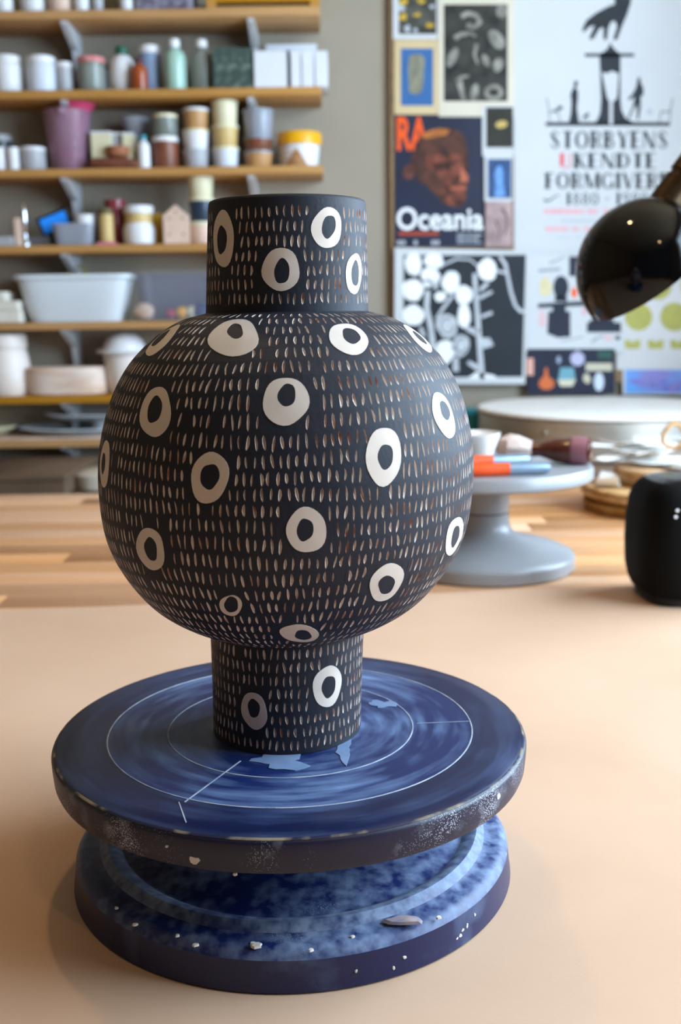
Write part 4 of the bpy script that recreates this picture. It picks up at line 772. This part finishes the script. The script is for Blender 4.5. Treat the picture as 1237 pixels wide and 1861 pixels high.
Pw = mat('poster_white', 'c8cacc', .6, c2='c3c5c8', scale=4, spec=.3); Pc = mat('paper_cream', 'd3cbb9', .7, c2='cbc3b0', scale=6, spec=.3); Ptan = mat('paper_tan', 'c9b48c', .7, c2='c0aa80', scale=8, spec=.3)
BK = mat('black_ink', '22272c', .6, c2='262b31', scale=20, spec=.3); WI = mat('white_ink', 'eceeef', .6, c2='e6e8ea', scale=20, spec=.3); REDI = mat('red_ink', 'd8616a', .6, c2='d5585f', scale=20, spec=.3); PRED = mat('pale_red_ink', 'e0a4a8', .6, c2='dc989d', scale=20, spec=.3); PGR = mat('pale_grey_ink', 'b4bac0', .6, c2='acb2b9', scale=20, spec=.3)
# big exhibition poster
big = paper('exhibition_poster', 'large white poster with black silhouettes and lettering reading STORBYENS UKENDTE FORMGIVERE', 'poster', (934, -55, 1279, 468), Pw)
hand = [(1110, -60), (1150, -60), (1146, 5), (1139, 27), (1131, 45), (1122, 70), (1117, 74), (1114, 70), (1121, 48), (1117, 38), (1110, 40), (1105, 52), (1103, 70), (1099, 74), (1096, 70), (1096, 50), (1089, 52), (1080, 68), (1074, 73), (1070, 69), (1077, 54), (1080, 46), (1069, 50), (1062, 58), (1057, 57), (1060, 47), (1066, 36), (1082, 24), (1100, 14), (1117, 7)]
ink('hand_silhouette', big, [hand], BK)
col = [(1109, 76), (1112, 84), (1118, 91), (1127, 98), (1127, 180), (1129, 200), (1136, 214), (1150, 222), (1165, 225), (1070, 225), (1084, 220), (1090, 206), (1092, 180), (1089, 104), (1089, 98), (1100, 92), (1106, 84)]
ink('pillar_silhouette', big, [col, quadpx(1062, 97, 1152, 103), quadpx(991, 222, 1217, 229)], BK)
ink('street_lamp_mark', big, [[(1093, 130), (1100, 134), (1112, 129), (1124, 134), (1121, 176), (1117, 183), (1113, 184), (1113, 226), (1107, 226), (1107, 184), (1103, 178)]], Pw, 2)
woman = [(1045, 146), (1050, 148), (1049, 155), (1046, 159), (1050, 166), (1050, 180), (1048, 196), (1052, 222), (1033, 224), (1037, 204), (1038, 185), (1036, 172), (1039, 164), (1043, 158), (1042, 151)]
man = [(1159, 140), (1163, 141), (1164, 150), (1169, 160), (1169, 172), (1164, 176), (1164, 195), (1160, 218), (1157, 218), (1157, 190), (1150, 200), (1143, 216), (1140, 214), (1149, 194), (1153, 176), (1144, 182), (1140, 180), (1151, 168), (1156, 156), (1157, 148)]
ink('woman_silhouette', big, [woman], BK); ink('man_silhouette', big, [man], BK)
def chairm(x, s): return [stroke([(x, 178), (x + 4 * s, 200)], 1.5), stroke([(x + 4 * s, 200), (x + 5 * s, 222)], 1.5), stroke([(x + 4 * s, 203), (x + 22 * s, 203)], 2), stroke([(x + 21 * s, 203), (x + 25 * s, 222)], 1.5)]
ink('chair_silhouette', big, chairm(993, 1), BK); ink('chair_silhouette', big, chairm(1222, -1), BK)
ink('dog_silhouette', big, [ell(1064, 211, 6, 3, 10, -25), ell(1068, 206, 2.5, 2.2, 8), stroke([(1060, 213), (1059, 220)], 1.5), stroke([(1067, 213), (1067, 220)], 1.5)], BK)
ink('plant_silhouette', big, [ell(1017, 196, 5, 4, 10), ell(1009, 201, 4, 2.5, 10)], BK); ink('wheel_silhouette', big, [ell(1180, 203, 6, 6, 14)], PGR)
K, k = .24, .07                                                       # thick and thin strokes of the poster's letters
def ringp(cx, cy, rx, ry, tx, ty, a0=0, a1=360, n=26):
    o = [(cx + rx * cos(radians(a0 + (a1 - a0) * i / n)), cy + ry * sin(radians(a0 + (a1 - a0) * i / n))) for i in range(n + 1)]; q = [(cx + (rx - tx) * cos(radians(a0 + (a1 - a0) * i / n)), cy + (ry - ty) * sin(radians(a0 + (a1 - a0) * i / n))) for i in range(n + 1)]
    return [[o[i], o[i + 1], q[i + 1], q[i]] for i in range(n)]
def V(x, w_, y0=0, y1=1): return [[(x - w_ / 2, y0), (x + w_ / 2, y0), (x + w_ / 2, y1), (x - w_ / 2, y1)]]
def Hh(x0, x1, y, w_=k): return [[(x0, y - w_ / 2), (x1, y - w_ / 2), (x1, y + w_ / 2), (x0, y + w_ / 2)]]
def Dg(x0, y0, x1, y1, w_): return [[(x0 - w_ / 2, y0), (x0 + w_ / 2, y0), (x1 + w_ / 2, y1), (x1 - w_ / 2, y1)]]
def serif(x): return Hh(x - K * .8, x + K * .8, 1 - k / 2) + Hh(x - K * .8, x + K * .8, k / 2)
G = {'S': (.62, Dg(.14, .78, .48, .24, .22) + ringp(.30, .76, .22, .24, .08, k, 0, 180) + ringp(.32, .25, .24, .25, .08, k, 180, 360)),
     'T': (.62, Hh(0, .62, .97, .06) + V(.31, K) + Hh(.2, .42, k / 2)), 'O': (.78, ringp(.39, .5, .39, .5, .18, k)),
     'R': (.66, V(.14, K) + serif(.14) + ringp(.26, .74, .34, .26, .12, k, -90, 90) + Dg(.38, .5, .56, 0, .12)),
     'B': (.62, V(.14, K) + serif(.14) + ringp(.24, .76, .28, .24, .11, k, -90, 90) + ringp(.24, .27, .34, .27, .12, k, -90, 90)),
     'Y': (.7, Dg(.12, 1, .35, .48, .18) + Dg(.62, 1, .38, .48, .07) + V(.36, K, 0, .5) + Hh(.24, .48, k / 2)), 'E': (.56, V(.14, K) + serif(.14) + Hh(.14, .54, .97) + Hh(.14, .44, .5) + Hh(.14, .55, .03)),
     'N': (.74, V(.08, k) + V(.66, k) + Dg(.12, 1, .60, 0, .2)), 'U': (.66, V(.14, K, .2, 1) + V(.58, k, .2, 1) + ringp(.33, .25, .28, .25, .08, k, 180, 360)),
     'K': (.66, V(.14, K) + serif(.14) + Dg(.6, 1, .2, .48, .07) + Dg(.3, .55, .58, 0, .15)), 'D': (.72, V(.14, K) + serif(.14) + ringp(.24, .5, .46, .5, .16, k, -90, 90)),
     'F': (.56, V(.14, K) + serif(.14) + Hh(.14, .54, .97) + Hh(.14, .44, .5)), 'M': (.9, V(.07, k) + V(.8, K) + Dg(.12, 1, .42, .05, .19) + Dg(.78, 1, .46, .05, .06)),
     'G': (.74, ringp(.39, .5, .38, .5, .17, k, 35, 330) + V(.64, .14, .05, .45)), 'I': (.3, V(.15, K) + serif(.15)), 'V': (.68, Dg(.1, 1, .36, 0, .19) + Dg(.64, 1, .38, 0, .06)),
     '1': (.4, V(.2, K) + Hh(.06, .34, k / 2) + Dg(.1, .85, .2, 1, .06)), '8': (.6, ringp(.3, .76, .22, .24, .1, k) + ringp(.3, .27, .27, .27, .12, k)), '9': (.6, ringp(.3, .7, .27, .3, .12, k) + Dg(.52, .7, .3, 0, .1)), '0': (.62, ringp(.31, .5, .29, .5, .13, k)), '-': (.4, Hh(.08, .32, .5, .08)), ' ': (.25, [])}
def lettering(txt, x0, x1, ytop, ybot, skip=None, lean=0):
    sp = .1; tot = sum(G[c_][0] + sp for c_ in txt) - sp; sx = (x1 - x0) / tot; sy = ybot - ytop; x = 0; out = []
    for c_ in txt:
        wch, polys = G[c_]
        out.append((c_, [[(x0 + (x + px) * sx, ybot - py * sy) for px, py in q] for q in polys])); x += wch + sp
    return out
for txt, x0, x1, y0, y1 in (('STORBYENS', 998, 1214, 238, 270), ('UKENDTE', 1016, 1192, 278, 306), ('FORMGIVERE', 990, 1216, 314, 343), ('1880 - 1980', 1028, 1178, 350, 372)):
    for i, (ch, polys) in enumerate(lettering(txt, x0, x1, y0, y1)):
        if polys: ink('letter', big, polys, REDI if (txt[0] == 'U' and i == 0) else BK)
for x in (988, 1186): ink('flourish', big, [stroke([(x, 362), (x + 5, 366), (x + 12, 363), (x + 20, 357), (x + 28, 354)], 4, 1.5)], BK)
rl = random.Random(21)
for y, m_, x0, x1, hh in ((384, PRED, 988, 1200, 9), (401, PGR, 1020, 1190, 5), (416, PRED, 990, 1205, 8), (431, PGR, 1010, 1180, 2.5)):
    x = x0; ps = []
    while x < x1:
        wd_ = rl.uniform(3, 8)
        if rl.random() < .88: ps.append(quadpx(x, y - hh / 2, x + wd_, y + hh / 2))
        x += wd_ + rl.uniform(1, 2.5)
    ink('text_line', big, ps, m_)
# magazine cover
def text_mesh(name, txt, par, px, py, hpx, wpx, m_, bold=.02, lift=2):
    cu = bpy.data.curves.new(name, 'FONT'); cu.body = txt; cu.offset = bold; cu.extrude = 0; tmp = bpy.data.objects.new('tmp', cu); COL.objects.link(tmp); dg = bpy.context.evaluated_depsgraph_get(); me = bpy.data.meshes.new_from_object(tmp.evaluated_get(dg)); bpy.data.objects.remove(tmp)
    xs = [v.co.x for v in me.vertices]; ys = [v.co.y for v in me.vertices]; Y = par['Y'] - .00025 * lift
    for v in me.vertices:
        p = at_y(px + (v.co.x - min(xs)) / (max(xs) - min(xs)) * wpx, py - (v.co.y - min(ys)) / (max(ys) - min(ys)) * hpx, Y); v.co = (p.x, Y, p.z)
    me.materials.clear(); me.materials.append(m_); o = link(bpy.data.objects.new(name, me), par); return o
mag = paper('magazine_cover', 'dark blue magazine cover with a brown carved head, orange RA and white Oceania', 'magazine', (717, 206, 880, 449), mat('cover_navy', '1b213a', .45, c2='161b32', scale=6, spec=.4))
OR = mat('orange_ink', 'e85c1c', .5, c2='e2551a', scale=20, spec=.3)
text_mesh('masthead', 'RA', mag, 721, 274, 62, 57, OR, .03, 1)
hd = [(757, 262), (762, 247), (776, 238), (795, 232), (815, 232), (833, 238), (845, 250), (849, 268), (851, 290), (851, 320), (850, 335), (846, 350), (845, 368), (838, 376), (820, 376), (803, 368), (790, 352), (775, 338), (760, 330), (750, 312), (746, 290)]
h_ = ink('carved_head', mag, [hd], mat('head_dark_brown', '35201c', .5, c2='5a3426', scale=30, spec=.3), 3)
ink('head_face', mag, [[(772, 285), (800, 279), (830, 280), (850, 284), (851, 320), (848, 345), (845, 366), (836, 374), (815, 372), (800, 352), (806, 330), (790, 312), (775, 300)]], mat('head_red_brown', '7a4030', .5, c2='32190f', scale=42, thr=(.4, .6), spec=.3), 4)
ink('head_ear', mag, [ell(743, 312, 11, 15, 18, 15)], mat('ear_brown', '6a3e33', .5, c2='4c2a22', scale=60, spec=.3), 4)
ink('head_crown', mag, [[(763, 248), (778, 238), (800, 233), (818, 236), (812, 245), (795, 248), (775, 252)]], mat('crown_orange', 'b56f32', .5, c2='8d5226', scale=60, spec=.3), 4)
ink('head_nose', mag, [[(838, 300), (851, 322), (849, 332), (836, 330)], [(818, 340), (846, 338), (846, 344), (820, 346)]], mat('nose_light', 'b3654a', .5, c2='9c543c', scale=60, spec=.3), 5)
text_mesh('title', 'Oceania', mag, 721, 418, 41, 157, WI, .018, 6)
ink('caption_bar', mag, [quadpx(724, 421, 797, 428)], mat('dull_red_ink', 'a3452f', .5, c2='963f2a', scale=40, spec=.3), 1)
ink('caption_text', mag, [quadpx(x, y, x + wd_, y + 2) for y in (425, 430, 435, 440) for x, wd_ in ((830, 16), (848, 8), (858, 10 + (y % 3) * 4))], PGR, 1); ink('caption_marks', mag, [quadpx(x, 437, x + 6, 445) for x in (722, 730, 752, 784, 792)], PGR, 1)
# small cards
G8 = 'cards pinned on the board'
def print_panel(par, box, m_, name='printed_panel'): return ink(name, par, [quadpx(*box)], m_)
c1 = paper('picture_card', 'white bordered card with a dark print flecked yellow, top left of pinboard', 'card', (714, -45, 801, 71), Pw, G8); print_panel(c1, (724, -35, 793, 62), mat('dark_fleck_print', '34332e', .6, c2='55544d', scale=40, spec=.3))
for x, y, r_ in ((733, 4, 8), (765, 2, 7), (732, 31, 8), (758, 27, 6), (781, 46, 7)): ink('yellow_fleck', c1, [blob(x, y, r_, r_ * .7, int(x), 12, .4)], mat('yellow_ink', 'b8952a', .6, c2='c9a531', scale=60, spec=.3), 2)
for x, y, r_ in ((740, 52, 6), (728, 14, 7), (755, 55, 4), (785, 12, 4)): ink('pale_fleck', c1, [blob(x, y, r_, r_, int(x) + 9, 12, .4)], PGR, 2)
c2_ = paper('picture_card', 'tan bordered card showing a pale stone figure on blue', 'card', (716, 72, 800, 208), Ptan, G8); print_panel(c2_, (728, 88, 787, 192), mat('blue_print', '38659a', .6, c2='335e92', scale=12, spec=.3))
ink('stone_figure', c2_, [[(744, 102), (752, 98), (765, 99), (772, 108), (770, 130), (769, 150), (766, 168), (755, 172), (743, 168), (742, 140), (741, 118)]], mat('stone_print', '8d8a74', .6, c2='6b6a5a', scale=45, stretch=(3, 1, 1), spec=.3), 2)
c3 = paper('photo_print', 'large cream bordered photo print full of dark swirling shapes', 'photo', (797, -40, 935, 212), Pc, G8); print_panel(c3, (806, 8, 922, 184), mat('dark_photo', '1d1d1a', .6, c2='3c3b36', scale=30, spec=.3))
GI = mat('grey_photo', '98968c', .6, c2='6f6d65', scale=50, spec=.3)
for q in ([stroke([(838, 30), (850, 24), (866, 28), (872, 40), (862, 50), (848, 46)], 9)], [stroke([(826, 70), (838, 62), (856, 60), (864, 66)], 10, 5)], [ell(822, 104, 8, 19, 16, 25)], [ell(902, 72, 12, 20, 16, -35)], [ell(883, 110, 6, 13, 14, -25)], [stroke([(830, 148), (838, 140), (852, 138)], 8, 4), stroke([(834, 146), (842, 182)], 11, 7)], [ell(862, 168, 7, 16, 14, 10)], ringp(897, 168, 17, 15, 8, 8), [ell(912, 20, 10, 14, 14)], [stroke([(866, 80), (862, 100), (868, 116)], 7, 4)], [ell(905, 118, 9, 14, 14, 20)]): ink('grey_shape', c3, q, GI, 2)
c4 = paper('picture_card', 'small dark card with a golden spot right of the magazine', 'card', (876, 192, 933, 284), Pw, G8); print_panel(c4, (883, 195, 932, 268), mat('dark_olive_print', '33322a', .6, c2='2b2a23', scale=20, spec=.3)); ink('gold_spot', c4, [ell(911, 226, 11, 7, 16, -10)], mat('gold_ink', 'b59c5c', .6, c2='c4ab69', scale=70, spec=.3), 2)
c5 = paper('picture_card', 'small blue card with a pale blue upright figure', 'card', (880, 283, 931, 366), Pw, G8); print_panel(c5, (886, 289, 929, 360), mat('deep_blue_print', '2c466f', .6, c2='3c5a86', scale=25, spec=.3)); ink('blue_figure', c5, [[(902, 304), (910, 300), (914, 312), (914, 334), (918, 356), (898, 358), (901, 336), (898, 318)]], mat('sky_blue_ink', '6f9bd6', .6, c2='5f8cca', scale=60, spec=.3), 2)
c6 = paper('picture_card', 'small pinkish grey photo card under the blue figure card', 'card', (882, 366, 930, 449), mat('pinkish_photo', 'b39a98', .6, c2='8a7476', scale=28, spec=.3), G8)
ink('dark_curve', c6, [stroke([(912, 380), (920, 392), (922, 410), (915, 428)], 6, 2), stroke([(900, 400), (908, 420), (905, 440)], 4, 2)], mat('dim_mauve_ink', '6b5458', .6, c2='5f4a4e', scale=50, spec=.3), 1)
# botanical print
bot = paper('botanical_print', 'square black and white print of round flowers and stems', 'print', [(716, 699), (954, 698), (958, 456), (717, 450)], Pw)
ink('black_field', bot, [[(733, 686), (949, 685), (955, 463), (733, 464)]], BK, 1)
GW = mat('grey_white_ink', 'c3c7cc', .6, c2='aeb3ba', scale=40, spec=.3)
fl = [(751, 480, 16, 20), (788, 474, 17, 15), (782, 500, 18, 14), (750, 527, 19, 21), (751, 573, 19, 20), (819, 513, 17, 20), (885, 490, 18, 20), (843, 536, 15, 18), (843, 574, 11, 24), (808, 640, 17, 23), (800, 539, 11, 9), (764, 622, 9, 6), (777, 515, 8, 7)]
for i, (x, y, rx, ry) in enumerate(fl): ink('white_flower', bot, [blob(x, y, rx, ry, i, 26, .10)], WI, 3)
for pts, w0, w1 in (([(862, 497), (864, 530), (868, 580), (872, 640), (876, 690)], 7, 10), ([(908, 466), (918, 480), (922, 500), (928, 530), (936, 555), (946, 566), (954, 566)], 6, 6), ([(777, 528), (775, 560), (782, 590), (788, 640)], 9, 10), ([(823, 536), (805, 560), (792, 580)], 6, 5), ([(872, 528), (886, 514)], 7, 7), ([(870, 542), (894, 530)], 7, 5), ([(874, 576), (894, 568)], 6, 6), ([(868, 605), (848, 597)], 12, 8), ([(870, 670), (850, 658)], 10, 7), ([(828, 650), (828, 675)], 9, 12), ([(803, 482), (830, 470), (855, 472), (868, 484)], 4, 3), ([(900, 492), (918, 496)], 5, 5), ([(764, 595), (770, 612)], 7, 7), ([(795, 500), (790, 525)], 9, 8)): ink('pale_stem', bot, [stroke(pts, w0, w1)], GW, 2)
ink('leaf', bot, [[(874, 614), (890, 614), (897, 628), (878, 634)]], GW, 2); ink('white_ground', bot, [[(848, 688), (866, 676), (898, 682), (902, 688)]], WI, 2)
for x, y, rx, ry in ((812, 592, 19, 22), (837, 628, 16, 20)):
    ink('ringed_flower', bot, [blob(x, y, rx, ry, int(x), 24, .1)], GW, 3); ink('flower_ring', bot, ringp(x + 1, y, rx * .7, ry * .7, 3, 3, 0, 300), mat('mid_grey_ink', '7d848c', .6, c2='6f767e', scale=60, spec=.3), 4)
# illustrated papers at lower right
ill = paper('illustrated_sheet', 'white sheet with black vase shapes on drawn shelves', 'print', (956, 463, 1134, 640), Pw, G8)
NV = mat('navy_ink', '272c3c', .6, c2='222735', scale=30, spec=.3)
ink('drawn_shelf', ill, [[(977, 552), (1075, 546), (1075, 555), (977, 560)]], NV, 1); ink('drawn_shelf', ill, [quadpx(1066, 586, 1128, 604), quadpx(1072, 580, 1115, 587)], NV, 1)
ink('drawn_vase', ill, [ell(1019, 522, 14, 21, 20), quadpx(1008, 538, 1030, 548)], NV, 2); ink('drawn_vase', ill, [[(996, 566), (1036, 566), (1036, 612), (1014, 614), (994, 606)], quadpx(1004, 556, 1028, 567)], NV, 2); ink('drawn_vase', ill, [quadpx(1034, 466, 1058, 502)], NV, 2)
ink('tan_shape', ill, [blob(991, 522, 11, 19, 4, 16, .15)], mat('pale_tan_ink', 'd9cda8', .6, c2='cfc29a', scale=40, spec=.3), 1); ink('red_shape', ill, [blob(1043, 532, 6, 9, 6, 14, .2)], OR, 1); ink('pink_shape', ill, [blob(985, 580, 6, 18, 8, 14, .2), blob(1105, 614, 8, 6, 3, 12, .2), blob(1062, 566, 6, 8, 5, 12, .2)], mat('pink_ink', 'd8b8bc', .6, c2='cfacb1', scale=40, spec=.3), 1)
ink('drawn_line', ill, [stroke([(998, 478), (1010, 474), (1025, 466)], 4, 2), stroke([(978, 492), (1018, 489)], 5, 5), stroke([(1075, 622), (1085, 614), (1098, 610)], 4, 3), stroke([(1020, 620), (1060, 612)], 2, 2)], mat('grey_line_ink', '8f96a2', .6, c2='848b98', scale=40, spec=.3), 1); ink('black_dot', ill, [ell(1122, 614, 5, 4, 12)], NV, 1)
drk = paper('dark_card', 'dark navy card printed with small coloured pots', 'card', (958, 634, 1117, 716), mat('navy_card', '23263a', .6, c2='1e2133', scale=14, spec=.3), G8)
for nm, q, cc in (('orange_pot', [[(990, 668), (994, 668), (996, 684), (1006, 692), (1007, 702), (998, 708), (986, 708), (978, 700), (981, 690), (988, 684)]], 'c96a3c'), ('pink_pot', [quadpx(957, 651, 969, 682)], 'd9a596'), ('lilac_pot', [ell(1049, 652, 13, 13, 18), quadpx(1046, 636, 1052, 642)], 'b5b4d0'), ('teal_pot', [[(1018, 668), (1042, 668), (1045, 690), (1014, 690)]], '6f9fae'), ('cream_pot', [quadpx(1064, 660, 1112, 674), blob(1066, 688, 7, 9, 2, 12, .2)], 'c3bda8'), ('cream_bowl', [[(1013, 690), (1046, 690), (1040, 702), (1018, 702)]], 'cfc8b0'), ('white_pot', [ell(1088, 694, 9, 17, 16)], 'c9d3e2'), ('green_pot', [quadpx(1086, 637, 1112, 652)], '35564e'), ('pale_pot', [ell(1015, 654, 4, 7, 12)], '9aa3b8')): ink(nm, drk, q, flatmat(cc), 1)
yel = paper('yellow_circle_poster', 'pale grey poster with yellow-green lace-like circles', 'poster', (1120, 440, 1300, 672), mat('grey_poster', 'd3d1d2', .6, c2='cccacb', scale=6, spec=.3), G8, lay=1)
YG = mat('yellow_green_ink', 'b3af56', .6, c2='a6a35e', scale=120, spec=.3)
for x, y, r_ in ((1195, 520, 25), (1160, 576, 25), (1225, 576, 26), (1262, 520, 25)): ink('yellow_circle', yel, [ell(x, y, r_, r_, 30)], YG, 1)
for x in (1149, 1191, 1232, 1270): ink('yellow_mark', yel, [[(x - 15, 618), (x - 4, 618), (x, 624), (x + 4, 618), (x + 15, 618), (x + 13, 634), (x - 13, 634)]], YG, 1)
blu = paper('watercolour_card', 'blue and violet watercolour card at the bottom right of pinboard', 'card', (1131, 668, 1300, 717), Pw, G8); print_panel(blu, (1136, 672, 1296, 714), mat('blue_wash', '63a0e4', .6, c2='8a86c8', scale=14, thr=(.4, .62), spec=.3))
ink('violet_wash', blu, [blob(1178, 696, 26, 9, 3, 20, .5), blob(1222, 704, 24, 8, 5, 20, .5)], mat('violet_ink', '6f72c4', .6, c2='8d86c6', scale=50, spec=.3), 2)
